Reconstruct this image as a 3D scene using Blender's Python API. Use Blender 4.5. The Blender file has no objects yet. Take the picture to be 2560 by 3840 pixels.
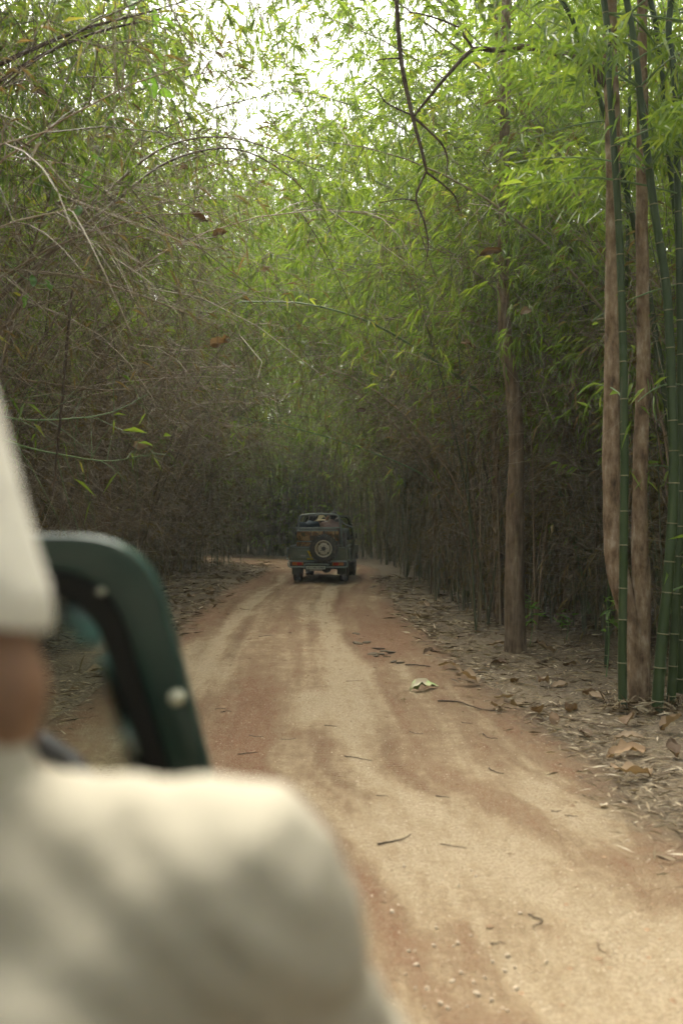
import bpy, math, random
import numpy as np
R = math.radians
SC = bpy.context.scene
COL = SC.collection

# ------------------------------------------------------------------ camera, sky, sun, exposure
cam_d = bpy.data.cameras.new('camera')
cam = bpy.data.objects.new('camera', cam_d); COL.objects.link(cam)
cam.location = (0, 0, 1.65)
cam.rotation_euler = (R(90.23), 0, 0)
cam_d.sensor_fit = 'VERTICAL'; cam_d.sensor_height = 36; cam_d.sensor_width = 24; cam_d.lens = 35
cam_d.clip_start = 0.05; cam_d.clip_end = 2000
cam_d.dof.use_dof = True; cam_d.dof.focus_distance = 12.0; cam_d.dof.aperture_fstop = 2.0
SC.camera = cam

SUN_EL, SUN_AZ = 58.0, -14.0           # degrees; azimuth from +Y towards +X
world = bpy.data.worlds.new('World'); SC.world = world; world.use_nodes = True
nt = world.node_tree
bg = nt.nodes['Background']
sky = nt.nodes.new('ShaderNodeTexSky'); sky.sky_type = 'NISHITA'; sky.sun_disc = False
sky.sun_elevation = R(SUN_EL); sky.sun_rotation = R(SUN_AZ)
sky.air_density = 1.0; sky.dust_density = 6.0; sky.ozone_density = 1.0
hs = nt.nodes.new('ShaderNodeHueSaturation'); hs.inputs['Saturation'].default_value = 0.35   # high thin overcast
tint = nt.nodes.new('ShaderNodeMixRGB'); tint.blend_type = 'MULTIPLY'; tint.inputs[0].default_value = 1.0
tint.inputs[2].default_value = (1.0, 0.98, 0.90, 1)
nt.links.new(sky.outputs[0], hs.inputs['Color']); nt.links.new(hs.outputs[0], tint.inputs[1])
nt.links.new(tint.outputs[0], bg.inputs['Color'])
bg.inputs['Strength'].default_value = 0.15
sun_d = bpy.data.lights.new('sun', 'SUN'); sun_d.energy = 0.9; sun_d.angle = R(22); sun_d.color = (1.0, 0.95, 0.86)
sun = bpy.data.objects.new('sun', sun_d); COL.objects.link(sun)
sun.rotation_euler = (R(90 - SUN_EL), 0, R(180 - SUN_AZ))
sun.location = (0, 0, 30)
SC.view_settings.view_transform = 'Standard'; SC.view_settings.look = 'None'
SC.view_settings.gamma = 1.0; SC.view_settings.use_curve_mapping = False
SC.view_settings.exposure = 2.33
SC.render.engine = 'CYCLES'
cy = SC.cycles
cy.max_bounces = 5; cy.diffuse_bounces = 3; cy.glossy_bounces = 2; cy.transmission_bounces = 4
cy.use_adaptive_sampling = True; cy.adaptive_threshold = 0.03; cy.debug_use_spatial_splits = True
cy.transparent_max_bounces = 6; cy.use_denoising = True
cy.caustics_reflective = False; cy.caustics_refractive = False

# ------------------------------------------------------------------ helpers: tags, meshes
def link(o): COL.objects.link(o); return o
def tag(o, label=None, cat=None, group=None, kind=None):
    if label: o['label'] = label
    if cat: o['category'] = cat
    if group: o['group'] = group
    if kind: o['kind'] = kind
    return o
def empty(name, loc=(0, 0, 0), rz=0.0):
    o = bpy.data.objects.new(name, None); link(o)
    o.location = loc; o.rotation_euler = (0, 0, rz); o.empty_display_size = 0.2
    return o
def mesh_np(name, V, F, mats, smooth=True, mi=None, attrs=None):
    """V (n,3); F list of (m,k) int arrays, k = 3 or 4."""
    if not isinstance(F, (list, tuple)): F = [F]
    F = [np.asarray(f, np.int32) for f in F if len(f)]
    me = bpy.data.meshes.new(name)
    V = np.asarray(V, np.float32)
    me.vertices.add(len(V)); me.vertices.foreach_set('co', V.ravel())
    li = np.concatenate([f.ravel() for f in F])
    tot = np.concatenate([np.full(len(f), f.shape[1], np.int32) for f in F])
    st = np.concatenate([[0], np.cumsum(tot)[:-1]]).astype(np.int32)
    me.loops.add(len(li)); me.loops.foreach_set('vertex_index', li)
    me.polygons.add(len(tot)); me.polygons.foreach_set('loop_start', st)
    if smooth: me.polygons.foreach_set('use_smooth', np.ones(len(tot), bool))
    for m in (mats if isinstance(mats, (list, tuple)) else [mats]): me.materials.append(m)
    if mi is not None: me.polygons.foreach_set('material_index', np.asarray(mi, np.int32))
    for k, v in (attrs or {}).items():
        a = me.attributes.new(k, 'FLOAT', 'POINT'); a.data.foreach_set('value', np.asarray(v, np.float32))
    me.update(calc_edges=True)
    return me
def obj(name, me, parent=None, loc=None, rot=None):
    o = bpy.data.objects.new(name, me); link(o)
    if parent is not None: o.parent = parent
    if loc is not None: o.location = loc
    if rot is not None: o.rotation_euler = rot
    return o
def copy_tree(o, parent=None, kids=None):
    c = o.copy(); link(c); c.parent = parent
    for ch in (kids or KIDS).get(o, ()): copy_tree(ch, c)
    return c
KIDS = {}
def nrm(a): return a / np.maximum(np.linalg.norm(a, axis=-1, keepdims=True), 1e-9)
def batch_tubes(P, Rad, sides=3, rng=None, cap=False):
    """P (K,N,3), Rad (K,N) -> V, quads"""
    K, N, _ = P.shape
    T = np.empty_like(P); T[:, 1:-1] = P[:, 2:] - P[:, :-2]; T[:, 0] = P[:, 1] - P[:, 0]; T[:, -1] = P[:, -1] - P[:, -2]
    T = nrm(T)
    m = T.mean(1)
    ref = np.where(np.abs(m[:, 2:3]) > 0.7, np.array([[1.0, 0.13, 0.0]]), np.array([[0.1, 0.05, 1.0]]))[:, None, :]
    U = nrm(np.cross(T, np.broadcast_to(ref, T.shape))); W = np.cross(T, U)
    a = np.arange(sides) / sides * 2 * np.pi
    ring = U[:, :, None, :] * np.cos(a)[None, None, :, None] + W[:, :, None, :] * np.sin(a)[None, None, :, None]
    V = (P[:, :, None, :] + ring * Rad[:, :, None, None]).reshape(-1, 3)
    idx = np.arange(K * N * sides).reshape(K, N, sides)
    nx = np.roll(idx, -1, axis=2)
    Q = np.stack([idx[:, :-1], nx[:, :-1], nx[:, 1:], idx[:, 1:]], -1).reshape(-1, 4)
    F = [Q]
    if cap and sides == 4: F = [np.concatenate([Q, idx[:, 0, ::-1], idx[:, -1]])]
    return V, F[0]
def batch_leaves(B, D, L, Wd, rng, droop=0.25):
    """lanceolate leaf folded along its midrib: B base (K,3), D direction, L length, Wd width"""
    K = len(B)
    D = nrm(D); S = nrm(np.cross(D, np.array([[0, 0, 1.0]]) + 0.55 * rng.normal(size=(K, 3)))); U = np.cross(S, D)
    L = L[:, None]; Wd = Wd[:, None] * 0.5
    dn = np.array([[0, 0, -1.0]])
    mid = B + D * L * rng.uniform(0.32, 0.5, (K, 1)) + U * Wd * rng.uniform(0.1, 0.7, (K, 1))
    V = np.stack([B, mid - S * Wd, B + D * L + dn * L * droop, mid + S * Wd], 1).reshape(-1, 3)
    t = np.array([[0, 2, 1], [0, 3, 2]])
    F = (np.arange(K)[:, None, None] * 4 + t[None]).reshape(-1, 3)
    return V, F
def vnoise(x, y, seed=0):
    """smooth value noise on arrays, ~[-1,1]"""
    r = np.random.RandomState(seed); G = r.uniform(-1, 1, (64, 64))
    xi = np.floor(x).astype(int); yi = np.floor(y).astype(int); fx = x - xi; fy = y - yi
    fx = fx * fx * (3 - 2 * fx); fy = fy * fy * (3 - 2 * fy)
    g = lambda a, b: G[a % 64, b % 64]
    return (g(xi, yi) * (1 - fx) + g(xi + 1, yi) * fx) * (1 - fy) + (g(xi, yi + 1) * (1 - fx) + g(xi + 1, yi + 1) * fx) * fy
def sstep(a, b, x):
    t = np.clip((x - a) / (b - a), 0, 1); return t * t * (3 - 2 * t)
class MB:
    """collects simple solids into ONE mesh"""
    def __init__(s): s.V = []; s.F = []; s.n = 0
    def add(s, V, F):
        V = np.asarray(V, float)
        s.V.append(V)
        for f in (F if isinstance(F, list) else [F]): s.F.append(np.asarray(f) + s.n)
        s.n += len(V); return s
    def box(s, c, d, rx=0, ry=0, rz=0, taper=1.0):
        v = np.array([[x, y, z] for z in (-.5, .5) for y in (-.5, .5) for x in (-.5, .5)]) * np.array(d)
        v[4:, :2] *= taper
        from mathutils import Euler
        M = np.array(Euler((rx, ry, rz)).to_matrix())
        v = v @ M.T + np.array(c)
        return s.add(v, np.array([[0, 2, 3, 1], [4, 5, 7, 6], [0, 1, 5, 4], [2, 6, 7, 3], [0, 4, 6, 2], [1, 3, 7, 5]]))
    def tube(s, pts, r, sides=8, closed=False):
        P = np.array(pts, float)
        if closed: P = np.concatenate([P, P[:1]])
        rad = np.full(len(P), r) if np.isscalar(r) else np.array(r, float)
        V, Q = batch_tubes(P[None], rad[None], sides); s.add(V, Q)
        if not closed:
            n = len(V); a = np.arange(sides)
            s.V[-1] = np.concatenate([V, P[:1], P[-1:]]); o = s.n - n; s.n += 2
            s.F.append(np.stack([a, np.roll(a, 1), np.full(sides, n)], 1) + o)
            s.F.append(np.stack([np.roll(a, 1), a, np.full(sides, n + 1)], 1) + np.array([n - sides, n - sides, 0]) + o)
        return s
    def lathe(s, prof, axis_pt, axis='x', seg=28):
        """prof: (r, h) pairs; revolve about an axis through axis_pt"""
        pr = np.array(prof, float); a = np.arange(seg) / seg * 2 * np.pi
        c, sn = np.cos(a), np.sin(a)
        r = pr[:, 0][:, None]; h = np.repeat(pr[:, 1][:, None], seg, 1)
        A = {'x': (h, r * c, r * sn), 'y': (r * sn, h, r * c), 'z': (r * c, r * sn, h)}[axis]
        V = np.stack(A, -1).reshape(-1, 3) + np.array(axis_pt)
        idx = np.arange(len(V)).reshape(len(pr), seg); nx = np.roll(idx, -1, 1)
        return s.add(V, np.stack([idx[:-1], nx[:-1], nx[1:], idx[1:]], -1).reshape(-1, 4))
    def prism(s, poly, axis, a, b):
        """polygon (list of 2D) extruded along axis between a and b"""
        n = len(poly); p = np.array(poly, float)
        def put(t):
            t = np.full(n, t)
            return {'x': np.stack([t, p[:, 0], p[:, 1]], 1), 'y': np.stack([p[:, 0], t, p[:, 1]], 1), 'z': np.stack([p[:, 0], p[:, 1], t], 1)}[axis]
        V = np.concatenate([put(a), put(b)]); i = np.arange(n); j = np.roll(i, -1)
        s.add(V, np.stack([i, j, j + n, i + n], 1))
        o = s.n - 2 * n
        tri = np.array([[0, k, k + 1] for k in range(1, n - 1)])
        s.F.append(tri[:, ::-1] + o); s.F.append(tri + n + o)
        return s
    def build(s, name, mat, parent=None, bevel=0.0, smooth=True, loc=None, rot=None, attrs=None):
        V = np.concatenate(s.V)
        q = [f for f in s.F if f.shape[1] == 4]; t = [f for f in s.F if f.shape[1] == 3]
        F = ([np.concatenate(q)] if q else []) + ([np.concatenate(t)] if t else [])
        me = mesh_np(name, V, F, mat, smooth=smooth, attrs=attrs)
        import bmesh
        bm = bmesh.new(); bm.from_mesh(me); bmesh.ops.recalc_face_normals(bm, faces=bm.faces)
        if bevel > 0:
            es = [e for e in bm.edges if len(e.link_faces) == 2 and e.calc_face_angle(0) > 0.6]
            bmesh.ops.bevel(bm, geom=es, offset=bevel, segments=2, profile=0.6, affect='EDGES')
        bm.to_mesh(me); bm.free()
        if smooth:
            me.polygons.foreach_set('use_smooth', np.ones(len(me.polygons), bool))
            try: me.set_sharp_from_angle(angle=R(38))
            except Exception: pass
        return obj(name, me, parent, loc, rot)

# ------------------------------------------------------------------ materials
def mat_new(name):
    m = bpy.data.materials.new(name); m.use_nodes = True
    t = m.node_tree; b = t.nodes['Principled BSDF']
    return m, t, b
def N(t, typ, **kw):
    n = t.nodes.new(typ)
    for k, v in kw.items():
        if k in n.inputs: n.inputs[k].default_value = v
        else: setattr(n, k, v)
    return n
def ramp(t, fac, stops):
    r = t.nodes.new('ShaderNodeValToRGB')
    while len(r.color_ramp.elements) < len(stops): r.color_ramp.elements.new(0.5)
    for e, (p, c) in zip(r.color_ramp.elements, stops): e.position = p; e.color = (*c, 1)
    t.links.new(fac, r.inputs[0]); return r.outputs[0]
def mixc(t, fac, a, b, mode='MIX'):
    n = t.nodes.new('ShaderNodeMixRGB'); n.blend_type = mode
    for s, v in zip(n.inputs, (fac, a, b)):
        if hasattr(v, 'is_output'): t.links.new(v, s)
        elif isinstance(v, (int, float)): s.default_value = v
        else: s.default_value = (*v, 1)
    return n.outputs[0]
def mth(t, op, a, b=0.0, clamp=False):
    n = t.nodes.new('ShaderNodeMath'); n.operation = op; n.use_clamp = clamp
    for s, v in zip(n.inputs, (a, b)):
        if hasattr(v, 'is_output'): t.links.new(v, s)
        else: s.default_value = v
    return n.outputs[0]
def attr(t, name):
    n = t.nodes.new('ShaderNodeAttribute'); n.attribute_name = name; return n.outputs['Fac']
def noise(t, scale, detail=4, rough=0.55, coord='Object', vec=None, dist=0.0):
    n = N(t, 'ShaderNodeTexNoise', Scale=scale, Detail=detail, Roughness=rough, Distortion=dist)
    if vec is None:
        c = t.nodes.new('ShaderNodeTexCoord'); vec = c.outputs[coord]
    t.links.new(vec, n.inputs['Vector']); return n.outputs['Fac']
def scaled(t, sx, sy, sz, coord='Object'):
    c = t.nodes.new('ShaderNodeTexCoord'); m = t.nodes.new('ShaderNodeMapping')
    m.inputs['Scale'].default_value = (sx, sy, sz); t.links.new(c.outputs[coord], m.inputs[0]); return m.outputs[0]
def bump(t, b, h, strength=0.4, dist=0.01):
    n = N(t, 'ShaderNodeBump', Strength=strength, Distance=dist)
    t.links.new(h, n.inputs['Height']); t.links.new(n.outputs[0], b.inputs['Normal'])
def simple(name, col, rough=0.6, metal=0.0, var=0.12, scale=8.0, spec=0.4, dirt=None, dirt_amt=0.35, coat=0.0):
    """paint or cloth with mottling and, if given, dust of its own shape"""
    m, t, b = mat_new(name)
    n = noise(t, scale, 5)
    lo = tuple(c * (1 - var) for c in col); hi = tuple(min(1, c * (1 + var)) for c in col)
    c = ramp(t, n, [(0.3, lo), (0.7, hi)])
    if dirt:
        n2 = noise(t, scale * 0.45, 6, 0.7)
        c = mixc(t, mth(t, 'MULTIPLY', ramp(t, n2, [(0.45, (0, 0, 0)), (0.72, (1, 1, 1))]), dirt_amt), c, dirt)
    t.links.new(c, b.inputs['Base Color'])
    b.inputs['Roughness'].default_value = rough; b.inputs['Metallic'].default_value = metal
    b.inputs['Specular IOR Level'].default_value = spec; b.inputs['Coat Weight'].default_value = coat
    return m
def leaf_mat(name, stops, trans=0.5, tmul=2.1, rough=0.36, spec=0.5):
    """thin leaf: reflects with a waxy gloss and lets light through"""
    m, t, b = mat_new(name)
    oi = t.nodes.new('ShaderNodeObjectInfo')
    f = mth(t, 'ADD', mth(t, 'MULTIPLY', attr(t, 'rnd'), 0.86), mth(t, 'MULTIPLY', oi.outputs['Random'], 0.14))
    c = ramp(t, f, stops)
    t.links.new(c, b.inputs['Base Color'])
    b.inputs['Roughness'].default_value = rough; b.inputs['Specular IOR Level'].default_value = spec
    tr = t.nodes.new('ShaderNodeBsdfTranslucent')
    t.links.new(mixc(t, 1.0, c, (tmul * 1.12, tmul, tmul * 0.55), 'MULTIPLY'), tr.inputs['Color'])
    mx = t.nodes.new('ShaderNodeMixShader'); mx.inputs[0].default_value = trans
    t.links.new(b.outputs[0], mx.inputs[1]); t.links.new(tr.outputs[0], mx.inputs[2])
    t.links.new(mx.outputs[0], t.nodes['Material Output'].inputs['Surface'])
    return m
M = {}
M['leaf'] = leaf_mat('bamboo_leaf', [(0.0, (0.06, 0.11, 0.016)), (0.45, (0.095, 0.16, 0.024)), (0.8, (0.14, 0.20, 0.03)), (0.93, (0.21, 0.21, 0.045)), (1.0, (0.26, 0.16, 0.055))])
M['leaf_dry'] = leaf_mat('dry_bamboo_leaf', [(0.0, (0.10, 0.12, 0.035)), (0.3, (0.13, 0.11, 0.045)), (0.8, (0.17, 0.125, 0.055)), (1.0, (0.22, 0.12, 0.045))], trans=0.3, tmul=1.3, rough=0.6, spec=0.2)
def stem_mat(name, stops, rough=0.55, spec=0.3):
    m, t, b = mat_new(name)
    oi = t.nodes.new('ShaderNodeObjectInfo')
    f = mth(t, 'ADD', mth(t, 'MULTIPLY', attr(t, 'rnd'), 0.7), mth(t, 'MULTIPLY', noise(t, 3.0, 3), 0.3))
    c = ramp(t, f, stops)
    t.links.new(c, b.inputs['Base Color']); b.inputs['Roughness'].default_value = rough
    b.inputs['Specular IOR Level'].default_value = spec
    return m
M['twig'] = stem_mat('dry_twig', [(0.1, (0.065, 0.045, 0.028)), (0.4, (0.13, 0.095, 0.055)), (0.65, (0.21, 0.165, 0.105)), (0.95, (0.34, 0.29, 0.21))], 0.65)
M['twig_green'] = stem_mat('green_twig', [(0.1, (0.07, 0.075, 0.03)), (0.5, (0.115, 0.115, 0.05)), (0.9, (0.19, 0.165, 0.085))], 0.5)
M['culm'] = stem_mat('bamboo_stem', [(0.1, (0.05, 0.07, 0.032)), (0.45, (0.10, 0.105, 0.05)), (0.7, (0.17, 0.15, 0.085)), (0.95, (0.25, 0.20, 0.125))], 0.45, 0.4)
M['culm_dry'] = stem_mat('dry_bamboo_stem', [(0.1, (0.07, 0.065, 0.035)), (0.4, (0.14, 0.10, 0.06)), (0.7, (0.22, 0.155, 0.092)), (0.95, (0.31, 0.25, 0.17))], 0.6)
# ------------------------------------------------------------------ the road's centre line (metres; camera stands at the origin, looks along +Y)
def road_centre():
    pts = []
    y = -10.0
    while y < 30.0:
        pts.append((-0.36 - 0.12 * math.sin(y * 0.11) - 0.10 * max(0, y - 14) / 10, y)); y += 0.25
    x0, y0 = pts[-1]; Rr = 9.0; a = 0.0
    while a < R(100):
        pts.append((x0 - Rr * (1 - math.cos(a)), y0 + Rr * math.sin(a) + 0.25)); a += 0.25 / Rr
    xe, ye = pts[-1]
    for k in range(1, 160): pts.append((xe - 0.25 * k, ye - 0.04 * k))
    return np.array(pts)
RC = road_centre()
RT = nrm(np.gradient(RC, axis=0)); RN = np.stack([RT[:, 1], -RT[:, 0]], 1)      # RN points to the right-hand side
RS = np.concatenate([[0], np.cumsum(np.linalg.norm(np.diff(RC, axis=0), axis=1))]) - 10.0
def half_left(s): return 1.95 + 0.14 * np.sin(s * 0.33 + 1.0) + 0.05 * np.sin(s * 0.9)
def half_right(s): return np.clip(2.25 - 0.055 * (s - 4), 1.62, 2.3) + 0.03 * np.sin(s * 0.8 + 2)
def road_uv(x, y):
    """signed lateral offset and arc length for points"""
    P = np.stack([x, y], -1).reshape(-1, 2); u = np.empty(len(P)); s = np.empty(len(P))
    for i in range(0, len(P), 4000):
        d = P[i:i + 4000, None, :] - RC[None]
        k = np.argmin((d ** 2).sum(-1), 1); dd = P[i:i + 4000] - RC[k]
        u[i:i + 4000] = (dd * RN[k]).sum(-1); s[i:i + 4000] = RS[k] + (dd * RT[k]).sum(-1)
    return u.reshape(np.shape(x)), s.reshape(np.shape(x))
def ground_z(x, y):
    u, s = road_uv(x, y)
    out = np.maximum(u - half_right(s), -u - half_left(s))          # >0 beyond the road's edge
    z = 0.035 * vnoise(x * 0.7, y * 0.7, 3) + 0.018 * vnoise(x * 2.7, y * 2.7, 4) + 0.008 * vnoise(x * 7, y * 7, 5)
    z = z * sstep(0.0, 0.6, out) + 0.02 + 0.06 * sstep(0.0, 0.35, out) * (0.6 + 0.4 * vnoise(x * 1.3, y * 1.3, 9)) + 0.04 * sstep(0.5, 5, out)
    return np.where(out > -0.25, z - 0.10 * sstep(0.05, -0.25, out), -0.10)
def gz(x, y): return float(ground_z(np.array([x]), np.array([y]))[0])
def grid_mesh(xs, ys, zf):
    X, Y = np.meshgrid(xs, ys); Z = zf(X, Y)
    V = np.stack([X, Y, Z], -1).reshape(-1, 3); idx = np.arange(len(V)).reshape(X.shape)
    Q = np.stack([idx[:-1, :-1], idx[:-1, 1:], idx[1:, 1:], idx[1:, :-1]], -1).reshape(-1, 4)
    return V, Q
def spaced(segs):
    out = []
    for a, b, d in segs: out.append(np.arange(a, b, d))
    return np.concatenate(out + [[segs[-1][1]]])
# forest floor: brown earth under rotted leaf
m, t, b = mat_new('forest_floor')
n1 = noise(t, 1.6, 6, 0.65); n2 = noise(t, 34, 5, 0.7)
c = ramp(t, n1, [(0.3, (0.06, 0.045, 0.03)), (0.5, (0.10, 0.075, 0.048)), (0.7, (0.155, 0.12, 0.075))])
c = mixc(t, ramp(t, n2, [(0.45, (0, 0, 0)), (0.62, (1, 1, 1))]), c, (0.20, 0.165, 0.115))
t.links.new(c, b.inputs['Base Color']); b.inputs['Roughness'].default_value = 0.95; b.inputs['Specular IOR Level'].default_value = 0.1
bump(t, b, n2, 0.7, 0.03); M['floor'] = m
V, Q = grid_mesh(spaced([(-300, -30, 45), (-30, -8, 1.0), (-8, 7, 0.125), (7, 30, 1.0), (30, 301, 45)]),
                 spaced([(-60, 2, 2.0), (2, 14, 0.125), (14, 34, 0.25), (34, 60, 1.0), (60, 501, 40)]), ground_z)
tag(obj('ground', mesh_np('ground', V, Q, M['floor'])), kind='structure')
# dirt road: pale sand worn by wheels, redder soil between and beside the tracks
keep = [i for i in range(len(RC))]
ss = spaced([(-9, 2, 0.25), (2, 12, 0.055), (12, 22, 0.09), (22, 34, 0.16), (34, 80, 0.3)]); ss = ss[ss < RS[-1]]
cxs = np.stack([np.interp(ss, RS, RC[:, 0]), np.interp(ss, RS, RC[:, 1])], 1)
nns = nrm(np.stack([np.interp(ss, RS, RN[:, 0]), np.interp(ss, RS, RN[:, 1])], 1))
W = np.linspace(0, 1, 84)
hl = half_left(ss) + 0.16; hr = half_right(ss) + 0.16
Uu = -hl[:, None] + (hl + hr)[:, None] * W[None]
S2 = np.repeat(ss[:, None], len(W), 1)
X = cxs[:, 0:1] + Uu * nns[:, 0:1]; Y = cxs[:, 1:2] + Uu * nns[:, 1:2]
edge = np.minimum(Uu + half_left(S2), half_right(S2) - Uu) + 0.05 * vnoise(S2 * 1.9, Uu * 1.9, 21) + 0.05 * vnoise(S2 * 6, Uu * 6, 22)
me_ = 0.22 * np.sin(S2 * 0.23 + 0.5) + 0.12 * vnoise(S2 * 0.45, Uu * 0, 30)            # wheels wander
uu = Uu - me_ + np.clip(6.5 - S2, 0, 4) * -0.25
trk = np.exp(-((uu - 0.42) / 0.36) ** 2) + 0.95 * np.exp(-((uu + 0.98) / 0.34) ** 2)
uw = uu + 0.05 * np.sin(S2 * 0.7)
lane = vnoise(S2 * 0.16, uw * 5.5, 31) * 0.55 + vnoise(S2 * 0.35, uw * 14.0, 32) * 0.4 + 0.2 * vnoise(S2 * 1.6, Uu * 7.0, 35)
blot = vnoise(S2 * 0.55, Uu * 0.9, 33) * 0.7 + vnoise(S2 * 1.5, Uu * 2.2, 34) * 0.5
pit = np.exp(-((S2 - 12.9) / 1.5) ** 2 - ((Uu - 0.95) / 0.30) ** 2)                     # washed-out red rut ahead on the right
pit2 = np.exp(-((S2 - 8.6) / 1.3) ** 2 - ((Uu + 0.15) / 0.28) ** 2)
red = np.clip(0.46 - 0.50 * trk + 0.62 * lane + 0.30 * blot + 1.3 * pit + 0.5 * pit2 + 0.30 * sstep(8, 15, S2), 0, 1)
tyre_ = sum(np.exp(-((uu - c_) / 0.085) ** 2) for c_ in (-1.22, -0.80, 0.16, 0.62)) * np.clip(0.55 + vnoise(S2 * 0.6, Uu * 1.1, 36), 0, 1)
red = np.clip(red + 0.34 * tyre_, 0, 1)
red = np.clip(red + 0.6 * sstep(0.5, 0.0, edge) * (0.6 + 0.4 * blot), 0, 1)
Z = 0.030 * vnoise(S2 * 0.35, Uu * 0.8, 40) - 0.026 * np.clip(trk, 0, 1) + 0.020 * lane + 0.010 * vnoise(S2 * 3, Uu * 4, 41) + 0.006 * vnoise(S2 * 9, Uu * 9, 42) * (1 - 0.6 * np.clip(trk, 0, 1))
Z += -0.07 * pit - 0.018 * pit2 + 0.02 * np.exp(-((Uu - 1.38) / 0.16) ** 2) * sstep(13, 6, S2)
Z = Z + 0.045 - 0.10 * sstep(0.12, -0.10, edge)
V = np.stack([X, Y, Z], -1).reshape(-1, 3); idx = np.arange(len(V)).reshape(X.shape)
Q = np.stack([idx[:-1, :-1], idx[:-1, 1:], idx[1:, 1:], idx[1:, :-1]], -1).reshape(-1, 4)
m, t, b = mat_new('road_dirt')
n1 = noise(t, 2.2, 6, 0.62); n2 = noise(t, 60, 4, 0.75); n3 = noise(t, 220, 2, 0.6); nst = noise(t, 7, 5, 0.6)
rd = mth(t, 'ADD', attr(t, 'red'), mth(t, 'MULTIPLY', mth(t, 'SUBTRACT', n1, 0.5), 0.75), True)
nsk = noise(t, 1.0, 5, 0.62, vec=scaled(t, 16, 2.6, 4)); ncl = noise(t, 22, 4, 0.7)                     # drag streaks along the road, crumbs
rd = mth(t, 'ADD', rd, mth(t, 'MULTIPLY', mth(t, 'SUBTRACT', nst, 0.5), 0.55), True)
rd = mth(t, 'ADD', rd, mth(t, 'MULTIPLY', mth(t, 'SUBTRACT', nsk, 0.5), 0.75), True)
rd = mth(t, 'ADD', rd, mth(t, 'MULTIPLY', mth(t, 'SUBTRACT', ncl, 0.5), 0.55), True)
c = ramp(t, rd, [(0.0, (0.345, 0.275, 0.178)), (0.26, (0.285, 0.218, 0.132)), (0.52, (0.195, 0.130, 0.074)), (1.0, (0.15, 0.072, 0.038))])
c = mixc(t, mth(t, 'MULTIPLY', ramp(t, n2, [(0.42, (1, 1, 1)), (0.56, (0, 0, 0))]), 0.6), c, (0.19, 0.135, 0.08))
c = mixc(t, mth(t, 'MULTIPLY', ramp(t, n3, [(0.60, (0, 0, 0)), (0.70, (1, 1, 1))]), 0.7), c, (0.66, 0.56, 0.40))
vor = N(t, 'ShaderNodeTexVoronoi', Scale=46.0); vv = scaled(t, 1, 1, 1); t.links.new(vv, vor.inputs['Vector'])
gr = ramp(t, vor.outputs['Distance'], [(0.10, (1, 1, 1)), (0.20, (0, 0, 0))])
c = mixc(t, mth(t, 'MULTIPLY', gr, mth(t, 'MULTIPLY', nst, 0.55)), c, (0.62, 0.52, 0.38))
eg = mth(t, 'ADD', attr(t, 'edge'), mth(t, 'MULTIPLY', mth(t, 'SUBTRACT', nst, 0.5), 0.5))      # the sand thins out into leaf mould
c = mixc(t, ramp(t, eg, [(0.0, (1, 1, 1)), (0.34, (0, 0, 0))]), c, mixc(t, n2, (0.075, 0.055, 0.035), (0.19, 0.145, 0.095)))
t.links.new(c, b.inputs['Base Color']); b.inputs['Roughness'].default_value = 0.95; b.inputs['Specular IOR Level'].default_value = 0.12
wv = N(t, 'ShaderNodeTexWave', Scale=1.0, Distortion=1.2, Detail=2.0); wv.bands_direction = 'Y'; wv.inputs['Detail Scale'].default_value = 1.5
t.links.new(scaled(t, 2.0, 7.0, 1), wv.inputs['Vector'])
tyre = mth(t, 'MULTIPLY', mth(t, 'MULTIPLY', wv.outputs['Fac'], attr(t, 'tyre')), 0.9)
hh0 = mth(t, 'ADD', mth(t, 'MULTIPLY', nsk, 0.9), mth(t, 'ADD', mth(t, 'MULTIPLY', ncl, 0.9), tyre))
hh = mth(t, 'ADD', mth(t, 'ADD', hh0, mth(t, 'MULTIPLY', n2, 0.7)), mth(t, 'ADD', mth(t, 'MULTIPLY', nst, 0.9), mth(t, 'MULTIPLY', gr, 0.3)))
bump(t, b, hh, 0.9, 0.035); M['road'] = m
tag(obj('dirt_road', mesh_np('dirt_road', V, Q, M['road'], attrs={'tyre': tyre_.ravel(), 'red': red.ravel(), 'edge': edge.ravel()})), kind='structure')
ROAD_Z = dict(S=ss, W=W, Z=Z, hl=hl, hr=hr)
def road_z(x, y):
    u, s = road_uv(np.array([x]), np.array([y])); u = float(u[0]); s = float(s[0])
    i = int(np.clip(np.searchsorted(ss, s), 0, len(ss) - 1)); w = (u + hl[i]) / (hl[i] + hr[i])
    if w < 0.02 or w > 0.98: return gz(x, y)
    return max(float(np.interp(w, W, Z[i])), gz(x, y))
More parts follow.
